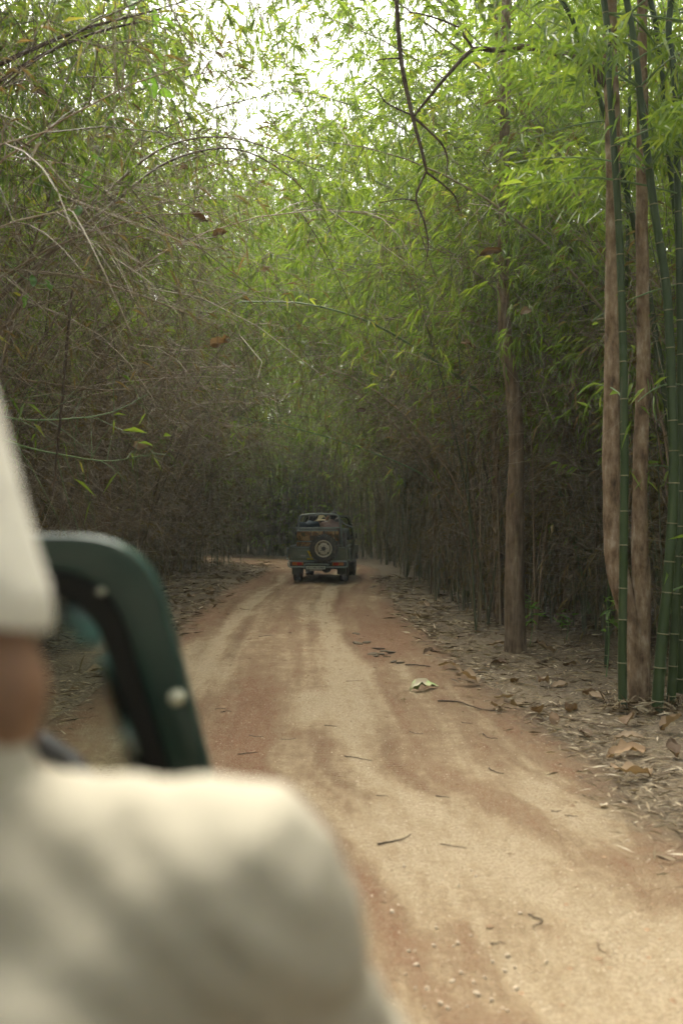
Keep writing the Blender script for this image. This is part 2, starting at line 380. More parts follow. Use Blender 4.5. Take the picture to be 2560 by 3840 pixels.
# ------------------------------------------------------------------ bamboo clumps
def arc_path(rng, K, L, N_, az, th0, bend, pw=1.5, wob=0.03):
    s = np.linspace(0, 1, N_)[None]
    th = th0[:, None] + bend[:, None] * s ** pw
    a = az[:, None] + np.cumsum(rng.normal(0, wob, (K, N_)), 1)
    D = np.stack([np.sin(th) * np.cos(a), np.sin(th) * np.sin(a), np.cos(th)], -1)
    P = np.concatenate([np.zeros((K, 1, 3)), np.cumsum(D[:, :-1] * (L / (N_ - 1))[:, None, None], 1)], 1)
    return P
def along(P, k, t):
    """points and tangents at parameter t on curves k"""
    Nn = P.shape[1]; f = t * (Nn - 1); i = np.clip(f.astype(int), 0, Nn - 2); w = (f - i)[:, None]
    a = P[k, i]; b_ = P[k, i + 1]
    return a * (1 - w) + b_ * w, nrm(b_ - a)
def sprays(rng, P, n, t0, t1, len_, up, grav, N_=5, taper=True, tpow=1.0, out_bias=None):
    """n shoots springing from curves P"""
    K = len(P); k = rng.integers(0, K, n); t = t0 + (t1 - t0) * rng.random(n) ** tpow
    B, T = along(P, k, t)
    rd = rng.normal(size=(n, 3)); rd -= (rd * T).sum(-1, keepdims=True) * T; rd = nrm(rd)
    D = nrm(T * rng.uniform(0.15, 0.8, (n, 1)) + rd + np.array([[0, 0, up]]))
    l = rng.uniform(len_[0], len_[1], n)
    if taper: l = l * (1.15 - 0.6 * t)
    q = np.linspace(0, 1, N_)[None, :, None]
    C = B[:, None] + D[:, None] * (l[:, None, None] * q) + np.array([0, 0, -1.0]) * (grav * l[:, None, None] * q ** 2)
    side = nrm(rng.normal(size=(n, 3)))[:, None] * (l[:, None, None] * rng.uniform(0.0, 0.12, (n, 1, 1)) * np.sin(q * np.pi))
    return C + side, t
def join_meshes(name, ms):
    V=[];F={3:[],4:[]};MI={3:[],4:[]};RN_=[];mats=[];off=0
    for me in ms:
        n=len(me.vertices); v=np.empty(n*3,np.float32); me.vertices.foreach_get('co',v); V.append(v.reshape(-1,3))
        k=me.polygons[0].loop_total; li=np.empty(len(me.loops),np.int32); me.loops.foreach_get('vertex_index',li)
        F[k].append(li.reshape(-1,k)+off); m=me.materials[0]
        if m not in mats: mats.append(m)
        MI[k].append(np.full(len(me.polygons),mats.index(m)))
        r=np.empty(n,np.float32); me.attributes['rnd'].data.foreach_get('value',r); RN_.append(r); off+=n
    Fs=[np.concatenate(F[k]) for k in (3,4)]; mi=np.concatenate([np.concatenate(MI[k]) for k in (3,4)])
    return mesh_np(name,np.concatenate(V),Fs,mats,smooth=False,mi=mi,attrs={'rnd':np.concatenate(RN_)})
def make_clump(seed, kind, far=False, clear=None):
    """returns list of culm meshes, joined culm mesh, twig mesh, foliage mesh"""
    rng = np.random.default_rng(seed)
    if kind == 'green':      # tall, arching over towards local +X, leafy above
        K = 9; L = rng.uniform(9.0, 13.5, K); az = rng.normal(0, 0.65, K); th0 = rng.uniform(0.02, 0.16, K); bend = rng.uniform(0.75, 1.75, K)
        base = rng.normal(0, 0.28, (K, 2)); r0 = rng.uniform(0.028, 0.045, K); N_ = 18; sides = 6
    elif kind == 'tall':     # upright, for the rows behind
        K = 8; L = rng.uniform(11, 15, K); az = rng.uniform(0, 6.28, K); th0 = rng.uniform(0.02, 0.14, K); bend = rng.uniform(0.4, 1.2, K)
        base = rng.normal(0, 0.3, (K, 2)); r0 = rng.uniform(0.03, 0.045, K); N_ = 16; sides = 6
    elif kind == 'dry':      # low tangled brown clump
        K = 11; L = rng.uniform(4.5, 8.5, K); az = rng.normal(0, 1.0, K); th0 = rng.uniform(0.05, 0.35, K); bend = rng.uniform(0.7, 1.9, K)
        base = rng.normal(0, 0.35, (K, 2)); r0 = rng.uniform(0.012, 0.026, K); N_ = 14; sides = 5
    elif kind == 'wall':     # deep forest seen only as a mass
        K = 64; L = rng.uniform(4.0, 10.0, K); az = rng.uniform(0, 6.28, K); th0 = np.abs(rng.normal(0, 0.10, K)); bend = rng.uniform(0.0, 1.0, K)
        base = rng.uniform(-1, 1, (K, 2)) * np.array([1.4, 3.4]); r0 = rng.uniform(0.012, 0.035, K); N_ = 8; sides = 4
    else:                    # 'stem': screen of thin straight stems
        K = 26; L = rng.uniform(3.0, 7.0, K); az = rng.uniform(0, 6.28, K); th0 = np.abs(rng.normal(0, 0.08, K)); bend = rng.uniform(0.0, 0.8, K)
        base = rng.uniform(-0.95, 0.95, (K, 2)); r0 = rng.uniform(0.007, 0.02, K); N_ = 9; sides = 5
    if far: N_ = min(N_, 10); sides = 4
    P = arc_path(rng, K, L, N_, az, th0, bend, 1.6 if kind != 'stem' else 2.0, 0.05 if kind == 'dry' else 0.025)
    P[:, :, :2] += base[:, None]; P[:, :, 2] -= 0.08
    s = np.linspace(0, 1, N_)
    rad = r0[:, None] * (1 - 0.82 * s[None] ** 1.2)
    if clear is not None:
        kp = clear(P); P, rad, K = P[kp], rad[kp], int(kp.sum())
    cm = M['culm_dry'] if kind in ('dry',) else M['culm']
    culms = []; rr = rng.random(K)
    for i in range(K):
        V, Q = batch_tubes(P[i:i + 1], rad[i:i + 1], sides)
        culms.append(mesh_np('culm', V, Q, M['culm_dry'] if (kind == 'stem' and rr[i] > 0.55) else cm, attrs={'rnd': np.full(len(V), rr[i])}))
    V, Q = batch_tubes(P, rad, sides)
    joined = mesh_np('culms', V, Q, cm, attrs={'rnd': np.repeat(rr, N_ * sides)})
    # shoots and twigs
    TV = []; TF = []; TR = []; off = 0
    def add_t(C, r_a, r_b, sd=3):
        nonlocal off
        if clear is not None: C = C[clear(C)]
        n, Nn = C.shape[:2]
        rd = (r_a * rng.uniform(0.6, 1.3, n))[:, None] * np.linspace(1, r_b / r_a, Nn)[None]
        V, Q = batch_tubes(C, rd, sd); TV.append(V); TF.append(Q + off); off += len(V); TR.append(np.repeat(rng.random(n), Nn * sd))
    if kind in ('green', 'tall'):
        nb = 300 if far else 500
        b1, t1 = sprays(rng, P, nb, 0.32, 1.0, (0.9, 2.4), 0.0, 0.32, 3 if far else 4, tpow=0.8); add_t(b1, 0.006, 0.0022)
        b0, _ = sprays(rng, P, 120 if far else 240, 0.03, 0.4, (0.6, 2.2), -0.05, 0.12, 3); add_t(b0, 0.006, 0.002)      # bare thorny shoots low down
        b2, t2 = sprays(rng, b1, nb * (4 if far else 5), 0.25, 1.0, (0.25, 0.7), -0.25, 0.1, 2, taper=False)
        if not far:
            add_t(b2, 0.0024, 0.001)
            b02, _ = sprays(rng, b0, 400, 0.2, 1.0, (0.2, 0.6), 0, 0.1, 2); add_t(b02, 0.0022, 0.001)
        nl = nb * (24 if far else 36); src = b2
        ll = (0.16, 0.27) if far else (0.11, 0.22); lm = M['leaf']; tm = M['twig_green']
    elif kind == 'wall':
        b1, t1 = sprays(rng, P, 420, 0.05, 1.0, (0.6, 1.9), 0.1, 0.15, 3); add_t(b1, 0.007, 0.0025)
        nl = 4200; src = b1; ll = (0.20, 0.36); lm = M['leaf']; tm = M['twig']
    elif kind == 'dry':
        b1, t1 = sprays(rng, P, 260 if far else 400, 0.06, 1.0, (1.0, 3.0), 0.05, 0.22, 5, tpow=1.0); add_t(b1, 0.0055, 0.0018)
        b2, _ = sprays(rng, b1, 700 if far else 1800, 0.1, 1.0, (0.35, 1.3), 0.0, 0.15, 3, taper=False); add_t(b2, 0.0036 if far else 0.0028, 0.0013)
        if not far:
            b3, _ = sprays(rng, b2, 1000, 0.2, 1.0, (0.15, 0.45), 0, 0.1, 2, taper=False); add_t(b3, 0.0018, 0.0009)
        nl = 1500; src = b2; ll = (0.07, 0.15); lm = M['leaf_dry']; tm = M['twig']
    else:
        b1, t1 = sprays(rng, P, 240 if far else 330, 0.08, 1.0, (0.4, 1.5), 0.1, 0.15, 3); add_t(b1, 0.0042, 0.0015)
        b2, _ = sprays(rng, b1, 350 if far else 800, 0.2, 1.0, (0.15, 0.6), 0, 0.12, 2, taper=False); add_t(b2, 0.0028 if far else 0.0022, 0.001)
        nl = 900 if far else 1500; src = b2; ll = (0.08, 0.17); lm = M['leaf_dry']; tm = M['twig']
    twig = mesh_np('twigs', np.concatenate(TV), np.concatenate(TF), tm, attrs={'rnd': np.concatenate(TR)})
    k = rng.integers(0, len(src), nl); t = rng.uniform(0.35, 1.0, nl)
    B, T = along(src, k, t)
    D = T * 0.95 + rng.normal(0, 0.36, (nl, 3)) + np.array([[0, 0, -0.42]])
    Ls = rng.uniform(ll[0], ll[1], nl)
    if clear is not None:
        kp = clear((B + D * 0.1)[:, None]); B, D, Ls, k = B[kp], D[kp], Ls[kp], k[kp]; nl = len(B)
    V, F = batch_leaves(B, D, Ls, Ls * rng.uniform(0.095, 0.14, nl), rng, 0.3)
    # leaves of one shoot look alike: hue drifts from shoot to shoot
    hue = np.clip(0.62 * rng.random(len(src))[k] + 0.38 * rng.random(nl), 0, 1)
    leaf = mesh_np('foliage', V, F, lm, smooth=False, attrs={'rnd': np.repeat(hue, 4)})
    if far: return dict(all=join_meshes('bamboo', [joined, twig, leaf]))
    return dict(culms=culms, branches=join_meshes('leafy_branches', [twig, leaf]))
NAMES = {'green': 'bamboo_clump', 'tall': 'bamboo_clump', 'dry': 'dry_bamboo_clump', 'stem': 'bamboo_thicket', 'wall': 'bamboo_forest'}
SEED = [100]; WALL = {}
def put_clump(kind, x, y, rz, sc, label, group, fine, pool=False):
    SEED[0] += 1
    if kind in ('wall', 'tall') or pool:             # the deep rows repeat a few meshes
        k = (kind, SEED[0] % (8 if pool else 6))
        if k not in WALL: WALL[k] = make_clump(900 + k[1], kind, True)
        p = WALL[k]
    else:
        c_, s_ = math.cos(rz), math.sin(rz); z0 = gz(x, y)
        def clear(C):                        # vehicles keep the road free up to about two metres and a half
            C = C[:, 1::2] if C.shape[1] > 2 else C[:, -1:]
            wx = x + sc * (C[..., 0] * c_ - C[..., 1] * s_); wy = y + sc * (C[..., 0] * s_ + C[..., 1] * c_); wz = z0 + sc * C[..., 2]
            bad = np.zeros(wx.shape, bool); lowm = wz < 2.6
            if lowm.any():
                d = ((wx[lowm][:, None] - RC[None, ::3, 0]) ** 2 + (wy[lowm][:, None] - RC[None, ::3, 1]) ** 2).min(1)
                bad[lowm] = d < 2.15 ** 2
            return ~bad.any(1)
        p = make_clump(SEED[0], kind, not fine, clear)
    if fine:
        e = empty(NAMES[kind], (x, y, gz(x, y)), rz)
        for cmh in p['culms']: obj('culm', cmh, e)
        tag(obj('leafy_branches', p['branches'], e), kind='stuff')
    else: e = obj(NAMES[kind], p['all'], None, (x, y, gz(x, y)), (0, 0, rz))
    e.scale = (sc, sc, sc)
    if kind == 'wall': return tag(e, label, kind='stuff')
    return tag(e, label, 'bamboo', group)
rng = np.random.default_rng(5)
def along_road(s, u):
    c = np.array([np.interp(s, RS, RC[:, 0]), np.interp(s, RS, RC[:, 1])]); n = np.array([np.interp(s, RS, RN[:, 0]), np.interp(s, RS, RN[:, 1])])
    n = n / np.linalg.norm(n); p = c + n * u
    return p[0], p[1], math.atan2(-n[1] * np.sign(u), -n[0] * np.sign(u))        # and the heading back towards the road
def rnd(a, b): return float(rng.uniform(a, b))
LOOK = {'green': 'tall leafy arching bamboo clump', 'dry': 'low brown bamboo tangle', 'stem': 'thicket of thin bamboo stems', 'tall': 'upright leafy bamboo clump', 'wall': 'dense bamboo forest'}
ORD = ['first', 'second', 'third', 'fourth', 'fifth', 'sixth', 'seventh', 'eighth', 'ninth', 'tenth', 'eleventh', 'twelfth']
COUNT = {}
def where(side, s, off, kind):
    deep = ' deep in the forest' if off > 6.5 else ' set back' if (kind == 'stem' and off > 4.5 and side > 0) else ''
    if s < 7: return deep + (' beside the windscreen' if side < 0 else ' before the green stems')
    if side > 0: return deep + (' behind the forked trunk' if s < 13 else ' behind the straight trunk' if s < 18 else ' right of the jeep ahead' if s < 31 else ' outside the bend beyond the jeep')
    return deep + (' past the windscreen frame' if s < 14 else ' on the verge before the jeep' if s < 21 else ' left of the jeep ahead' if s < 31 else ' inside the bend beyond the jeep')
def row(kind, side, s0, s1, step, off, jit, sc=(0.85, 1.15), turn=0.5, fine_to=14.2):
    s = s0
    while s < s1:
        x, y, h = along_road(s + rnd(-jit, jit), side * (off + rnd(-jit, jit)))
        w = where(side, s, off, kind); lab = LOOK[kind] + w
        if 5 < s < (18 if side > 0 else 21) and off < 6.5:         # near enough to be counted along the road
            n_ = COUNT[lab] = COUNT.get(lab, 0) + 1; lab = ORD[n_ - 1] + ' ' + lab + ', counting towards the jeep'
        put_clump(kind, x, y, h + rnd(-turn, turn), rnd(*sc), lab, LOOK[kind] + w, s < fine_to, s < 2 or s > 37)
        s += step * rnd(0.85, 1.15)
# left side: verge of about two metres, then the thickets
row('dry', -1, 6.6, 31, 1.7, 4.4, 0.4, (0.85, 1.15))
row('green', -1, 7.5, 13, 1.9, 5.2, 0.3, (0.68, 0.8))
row('green', -1, 17.0, 22, 2.6, 5.0, 0.5, (0.75, 0.9))
row('green', -1, 22.0, 34, 2.4, 5.0, 0.5, (0.95, 1.1))
row('stem', -1, 10, 34, 1.9, 5.0, 0.4, fine_to=13)
row('tall', -1, 10, 38, 2.6, 8.2, 0.8, (0.9, 1.15), 3.14, 0)
row('wall', -1, 5, 36, 4.5, 8.0, 0.4, (0.95, 1.1), 0.1, 0)
row('wall', -1, 5, 36, 6.5, 12.0, 0.4, (1.2, 1.4), 0.1, 0)
# right side: trees and green stems near, stems close to the road farther on
row('stem', 1, 14.5, 40, 1.6, 3.0, 0.3, fine_to=17.5)
row('dry', 1, 15.5, 40, 2.6, 3.2, 0.4, (0.75, 1.0))
row('dry', 1, 11.5, 16, 1.7, 5.2, 0.3, (0.75, 0.95))
row('green', 1, 10.5, 20, 1.9, 4.5, 0.3, (0.72, 0.86))
row('green', 1, 20, 40, 2.4, 4.1, 0.4, (0.85, 1.05))
row('green', 1, 24, 36, 3.0, 3.5, 0.3, (1.0, 1.12))
row('stem', 1, 9.5, 16, 1.3, 4.9, 0.5, fine_to=14)
row('stem', 1, 16, 40, 2.4, 5.2, 0.6)
row('tall', 1, 8, 40, 2.6, 7.2, 0.9, (0.9, 1.15), 3.14, 0)
row('wall', 1, 5, 40, 4.5, 7.4, 0.4, (0.95, 1.1), 0.1, 0)
row('wall', 1, 5, 40, 6.5, 11.5, 0.4, (1.2, 1.4), 0.1, 0)
# outside of the bend and beyond: the tunnel's dark end
row('stem', 1, 40, 60, 1.8, 3.0, 0.4)
row('green', 1, 40, 58, 2.4, 3.8, 0.6, (0.9, 1.1))
row('tall', 1, 38, 60, 3.0, 7.0, 1.0, (1.0, 1.2), 3.14)
row('wall', 1, 38, 60, 2.4, 4.6, 0.4, (0.95, 1.1), 0.1, 0)
row('wall', 1, 38, 60, 3.0, 7.4, 0.4, (1.05, 1.2), 0.1, 0)
row('wall', 1, 38, 62, 3.6, 10.4, 0.4, (1.3, 1.5), 0.1, 0)
row('wall', 1, 36, 64, 3.6, 13.8, 0.5, (1.3, 1.5), 0.1, 0)
row('wall', 1, 34, 66, 4.0, 17.5, 0.5, (1.4, 1.6), 0.1, 0)
row('wall', 1, 38, 58, 2.0, 3.6, 0.3, (0.45, 0.6), 0.1, 0)
row('wall', -1, 40, 66, 3.6, 4.6, 0.4, (0.9, 1.0), 0.1, 0)
row('green', -1, 35, 58, 2.6, 4.0, 0.5, (0.8, 1.0))
row('stem', -1, 34, 46, 1.6, 3.3, 0.4)
# unseen overhead rows on both sides, added to shade the road by the camera
row('green', -1, -10, 0, 2.6, 4.6, 0.4, (1.1, 1.25), 0.4, -99)
row('green', 1, -10, 1, 2.6, 4.4, 0.4, (1.1, 1.25), 0.4, -99)
# ------------------------------------------------------------------ tree trunks, green stems, branches (laid out in metres from the camera's stand)
FPX = 35.0 / 36.0 * 3840.0
def at(px, py, d): return np.array([(px - 1280) / FPX * d, d, 1.65 + (1935 - py) / FPX * d])
def smooth_path(pts, n):
    P = np.array(pts, float); t = np.concatenate([[0], np.cumsum(np.linalg.norm(np.diff(P[:, :3], axis=0), axis=1))])
    tt = np.linspace(0, t[-1], n); out = np.empty((n, P.shape[1]))
    # Catmull-Rom through the points
    Pe = np.concatenate([2 * P[:1] - P[1:2], P, 2 * P[-1:] - P[-2:-1]])
    for k, x in enumerate(tt):
        i = min(max(np.searchsorted(t, x) - 1, 0), len(P) - 2); u = (x - t[i]) / max(t[i + 1] - t[i], 1e-6)
        p0, p1, p2, p3 = Pe[i], Pe[i + 1], Pe[i + 2], Pe[i + 3]
        out[k] = 0.5 * (2 * p1 + (p2 - p0) * u + (2 * p0 - 5 * p1 + 4 * p2 - p3) * u * u + (3 * p1 - p0 - 3 * p2 + p3) * u ** 3)
    return out
def bark(name, stops, vs=(26, 26, 3.2)):
    m, t, b = mat_new(name)
    v = scaled(t, *vs)
    n1 = noise(t, 1.0, 6, 0.65, vec=v); n2 = noise(t, 5.0, 5, 0.6); n3 = noise(t, 60, 3, 0.6)
    f = mth(t, 'ADD', mth(t, 'MULTIPLY', n1, 0.6), mth(t, 'MULTIPLY', n2, 0.4))
    c = ramp(t, f, stops)
    t.links.new(c, b.inputs['Base Color']); b.inputs['Roughness'].default_value = 0.9; b.inputs['Specular IOR Level'].default_value = 0.15
    bump(t, b, mth(t, 'ADD', n1, mth(t, 'MULTIPLY', n3, 0.35)), 0.8, 0.02)
    return m
M['bark'] = bark('brown_bark', [(0.34, (0.04, 0.026, 0.016)), (0.44, (0.13, 0.086, 0.05)), (0.54, (0.225, 0.16, 0.10)), (0.66, (0.36, 0.30, 0.22))], (16, 16, 5))
M['bark_grey'] = bark('grey_bark', [(0.32, (0.06, 0.042, 0.027)), (0.46, (0.13, 0.092, 0.058)), (0.58, (0.21, 0.155, 0.105)), (0.7, (0.32, 0.26, 0.19))])
M['bark_dark'] = bark('dark_bark', [(0.3, (0.03, 0.022, 0.016)), (0.5, (0.07, 0.05, 0.035)), (0.7, (0.13, 0.10, 0.07))])
def trunk_mesh(pts, n, sides, seed, rough=0.06, flutes=0.0):
    """pts: x, y, z, radius"""
    S = smooth_path(pts, n); P = S[:, :3]; rad = S[:, 3]
    V, Q = batch_tubes(P[None], rad[None], sides); V = V.reshape(n, sides, 3)
    a = np.arange(sides) / sides * 2 * np.pi
    A, Zz = np.meshgrid(a, P[:, 2])
    k = 1 + rough * (vnoise(np.cos(A) * 2 + 7, Zz * 2.2 + np.sin(A) * 2, seed) + 0.6 * vnoise(np.cos(A) * 4 + 3, Zz * 6 + np.sin(A) * 4, seed + 1))
    base = np.exp(-(Zz - P[0, 2]) / 0.5)
    k += flutes * (0.35 + base) * np.sin(A * 4 + 1.3 + 0.5 * np.sin(Zz * 1.2))
    V = P[:, None] + (V - P[:, None]) * k[..., None]
    return V.reshape(-1, 3), Q
def crown_mesh(centre, rad, n, seed, mat_leaf, size=(0.14, 0.28)):
    rg = np.random.default_rng(seed)
    c = np.concatenate([rg.normal(0, 0.5, (26, 3))]); k = rg.integers(0, 26, n)
    B = np.array(centre) + (c[k] + rg.normal(0, 0.16, (n, 3))) * np.array(rad)
    L = rg.uniform(*size, n)
    V, F = batch_leaves(B, rg.normal(size=(n, 3)) + [0, 0, -0.5], L, L * 0.6, rg, 0.3)
    return mesh_np('crown', V, F, mat_leaf, smooth=False, attrs={'rnd': np.repeat(rg.random(n), 4)})
def add_mesh(name, VF, mat, parent=None, rnd_=None):
    return obj(name, mesh_np(name, VF[0], VF[1], mat, attrs=({'rnd': np.full(len(VF[0]), rnd_)} if rnd_ is not None else None)), parent)
def tree(name, label, cat, stems, mat, seed, crown=None, limbs=(), sides=14):
    e = empty(name, (0, 0, 0)); tag(e, label, cat)
    b0 = np.array(stems[0][0][:3]); e.location = b0
    for i, st in enumerate(stems):
        st = np.array(st, float); st[:, :3] -= b0
        add_mesh('trunk', trunk_mesh(st, 90, 18, seed + i, 0.10, 0.06), mat, e)
    for lb in limbs:
        lb = np.array(lb, float); lb[:, :3] -= b0
        add_mesh('limb', trunk_mesh(lb, 30, 7, seed + 9, 0.12), M['bark_dark'], e)
    if crown is not None:
        obj('crown', crown_mesh(np.array(crown[0]) - b0, crown[1], crown[2], seed, M['leaf']), e)
    return e
def st(d, rows): return [(*at(px, py, d), r) for px, py, r in rows]
d1 = 11.7
s1 = st(d1, [(1930, 2500, .150), (1930, 2440, .130), (1927, 2250, .112), (1927, 2000, .105), (1934, 1700, .090), (1924, 1480, .086), (1897, 1300, .078), (1886, 1100, .070), (1890, 700, .062), (1900, 0, .055)])
tp = s1[-1][:3]; s1.append((tp[0] + .1, tp[1], tp[2] + 4, .03))
tree('forest_tree', 'straight brown tree trunk standing alone on the littered right verge', 'tree', [s1], M['bark_grey'], 3, ((tp[0], tp[1], tp[2] + 4.2), (1.6, 1.6, 1.2), 1500),
     limbs=[[(tp[0], tp[1], tp[2] + 1.5, .03), (tp[0] + .7, tp[1] + .2, tp[2] + 2.6, .02), (tp[0] + 1.2, tp[1] + .2, tp[2] + 3.9, .008)]])
d2 = 8.5
sL = st(d2, [(2392, 2700, .100), (2390, 2600, .092), (2385, 2430, .090), (2352, 2300, .088), (2314, 2150, .086), (2297, 2000, .080), (2291, 1700, .075), (2295, 1300, .070), (2300, 900, .066), (2295, 400, .060), (2288, 0, .055)])
sR = st(d2, [(2394, 2690, .096), (2396, 2560, .088), (2400, 2380, .082), (2402, 2200, .078), (2395, 2060, .070), (2400, 1700, .060), (2412, 1300, .057), (2405, 900, .052), (2410, 400, .047), (2408, 0, .043)])
for q in (sL, sR): q.append((q[-1][0] + .15, q[-1][1] + .2, q[-1][2] + 3.5, .025))
lim = st(d2, [(2290, 330, .040), (2200, 240, .034), (2090, 195, .028), (1960, 172, .025), (1860, 185, .022), (1775, 182, .019), (1690, 265, .016), (1610, 360, .014), (1552, 432, .012)])
lim2 = st(d2, [(1778, 184, .012), (1740, 130, .010), (1728, 105, .009), (1650, 70, .008), (1560, 45, .006), (1500, 48, .004)])
tree('forked_tree', 'brown tree trunk forking near the ground among green bamboo stems', 'tree', [sL, sR], M['bark'], 13,
     ((sL[-1][0], sL[-1][1] + .3, sL[-1][2] + .6), (1.7, 1.7, 1.1), 1500), limbs=[lim, lim2])
def slender(px, d, ytop, r, lab, mat, bend=0.1):
    b = at(px, 1935, d); b[2] = gz(b[0], b[1]) - .05; rows = [(b[0], b[1], b[2], r)]
    for k in range(1, 7): rows.append((b[0] + bend * math.sin(k * 1.1), b[1] + .05 * k, b[2] + k * 1.6, r * (1 - .09 * k)))
    tree('slender_tree', lab, 'tree', [rows], mat, int(px), ((b[0], b[1], b[2] + 10), (1.3, 1.3, 1.0), 700), sides=9)
slender(1872, 15.0, 0, .060, 'slender orange-brown trunk close behind the straight brown tree', M['bark'], -.05)
slender(2098, 17.0, 0, .055, 'thin brown trunk between the straight tree and the forked tree', M['bark'], .06)
slender(365, 16.5, 0, .12, 'reddish brown trunk inside the brown bamboo tangle', M['bark'], .12)
slender(2020, 21.0, 0, .05, 'thin grey trunk deep in the stems behind the straight tree', M['bark_grey'], -.08)

# --- the thick green bamboo stems beside the forked tree
m, t, b = mat_new('green_culm')
n1 = noise(t, 1.0, 4, vec=scaled(t, 30, 30, 2.0)); n2 = noise(t, 2.0, 3)
c = ramp(t, mth(t, 'ADD', mth(t, 'MULTIPLY', n1, .5), mth(t, 'MULTIPLY', n2, .5)), [(0.3, (0.016, 0.030, 0.008)), (0.55, (0.028, 0.048, 0.012)), (0.75, (0.062, 0.078, 0.026))])
t.links.new(c, b.inputs['Base Color']); b.inputs['Roughness'].default_value = 0.5; b.inputs['Specular IOR Level'].default_value = 0.3; M['green_culm'] = m
M['node'] = simple('culm_node', (0.17, 0.155, 0.085), 0.7, scale=40)
M['shoot'] = simple('green_shoot', (0.10, 0.16, 0.05), 0.45, scale=20)
ring = MB().lathe([(0.98, -.22), (1.08, -.10), (1.16, 0.0), (1.07, .10), (0.98, .2)], (0, 0, 0), 'z', 12)
ring_me = None
def green_stem(rows, label, seed, sprigs=7, leafn=240):
    global ring_me
    rg = np.random.default_rng(seed)
    S = smooth_path(rows, 60); b0 = S[0, :3].copy(); S[:, :3] -= b0
    e = empty('green_bamboo', b0); tag(e, label, 'bamboo', 'green stems by the forked tree')
    S[:, 3] *= .86; V, Q = batch_tubes(S[None, :, :3], S[None, :, 3], 12); add_mesh('stem', (V, Q), M['green_culm'], e)
    ln = np.concatenate([[0], np.cumsum(np.linalg.norm(np.diff(S[:, :3], axis=0), axis=1))])
    x = 0.18; nodes = []
    while x < ln[-1] - .3:
        nodes.append(x); x += rg.uniform(.24, .36)
    from mathutils import Vector
    for x in nodes:
        p = np.array([np.interp(x, ln, S[:, k]) for k in range(4)]); q = np.array([np.interp(x + .05, ln, S[:, k]) for k in range(3)])
        if ring_me is None:
            o = ring.build('node', M['node'], e); ring_me = o.data
        else: o = obj('node', ring_me, e)
        o.location = p[:3]; o.rotation_euler = Vector(q - p[:3]).to_track_quat('Z', 'Y').to_euler(); o.scale = (p[3], p[3], .026)
    LV = []; LF = []; LR = []; lo = 0
    for k in range(sprigs):
        x = rg.choice(nodes[2:]) if k < 5 else rg.choice([q for q in nodes if q > 4.3]); p = np.array([np.interp(x, ln, S[:, j]) for j in range(4)])
        a = rg.uniform(0, 6.28); L = rg.uniform(.6, 1.5) * (1.3 if k >= 5 else .7); dr = np.array([math.cos(a), math.sin(a) * .7, rg.uniform(-.1, .45)])
        pts = [p[:3] + dr * L * u + np.array([0, 0, -.22 * L * u * u]) for u in np.linspace(0, 1, 7)]
        br = MB().tube(pts, np.linspace(.009, .003, 7), 6).build('side_branch', M['shoot'], e)
        nl = 10 if k < 5 else 90; u = rg.uniform(.45, 1.0, nl); PP = np.array(pts); f = u * 5.99; i = f.astype(int)
        B = PP[i] * (1 - (f - i))[:, None] + PP[i + 1] * (f - i)[:, None] + rg.normal(0, .09, (nl, 3))
        Ls = rg.uniform(.12, .24, nl); Vv, Ff = batch_leaves(B, dr * .5 + rg.normal(0, .55, (nl, 3)) + [0, 0, -.5], Ls, Ls * .12, rg, .25)
        LV.append(Vv); LF.append(Ff + lo); lo += len(Vv); LR.append(np.repeat(rg.random(nl) * .9, 4))
    tag(obj('foliage', mesh_np('foliage', np.concatenate(LV), np.concatenate(LF), M['leaf'], smooth=False, attrs={'rnd': np.concatenate(LR)}), e), kind='stuff')
    return e
def up(rows, dz=4.0, dx=-.4):
    q = rows[-1]; rows.append((q[0] + dx, q[1] - .1, q[2] + dz * .55, q[3] * .8)); rows.append((q[0] + dx * 2.4, q[1] - .3, q[2] + dz, q[3] * .5)); return rows
green_stem(up(st(8.16, [(2334, 2705, .043), (2330, 2500, .041), (2335, 2150, .040), (2340, 1700, .039), (2335, 1300, .037), (2322, 900, .035), (2305, 600, .033), (2285, 300, .031), (2265, 0, .030)])), 'tall straight green bamboo stem crossing in front of the forked trunk', 1, 20)
green_stem(up(st(8.1, [(2458, 2710, .056), (2475, 2450, .053), (2505, 2150, .050), (2525, 1800, .048), (2518, 1500, .045), (2500, 1100, .041), (2455, 800, .038), (2410, 450, .034), (2350, 0, .030)]), 3.5, -.5), 'thickest green bamboo stem right of the forked trunk, curving left higher up', 2, 20)
green_stem(up(st(8.3, [(2510, 2690, .044), (2530, 2300, .042), (2548, 1900, .040), (2552, 1400, .038), (2545, 900, .035), (2530, 300, .032), (2515, 0, .03)]), 3.5, .3), 'green bamboo stem standing close against the thickest one', 3, 18)
green_stem(up(st(9.0, [(2545, 2620, .045), (2560, 2200, .043), (2570, 1600, .040), (2550, 1000, .036), (2500, 500, .032), (2440, 0, .028)]), 3, -.6), 'dark green bamboo stem farthest right beside the dry sheath', 4, 16)
green_stem(up(st(9.6, [(2620, 2600, .042), (2560, 2000, .040), (2480, 1400, .038), (2390, 900, .035), (2290, 500, .031), (2180, 180, .028), (2110, 0, .026)]), 2, -.8), 'leaning green bamboo stem crossing behind the forked trunk', 5, 14)
green_stem(up(st(10.6, [(2270, 2520, .030), (2290, 2100, .028), (2325, 1600, .026), (2350, 1000, .023), (2360, 400, .02), (2350, 0, .018)]), 3, -.3), 'thin dark green bamboo stem behind the forked trunk', 6, 12)

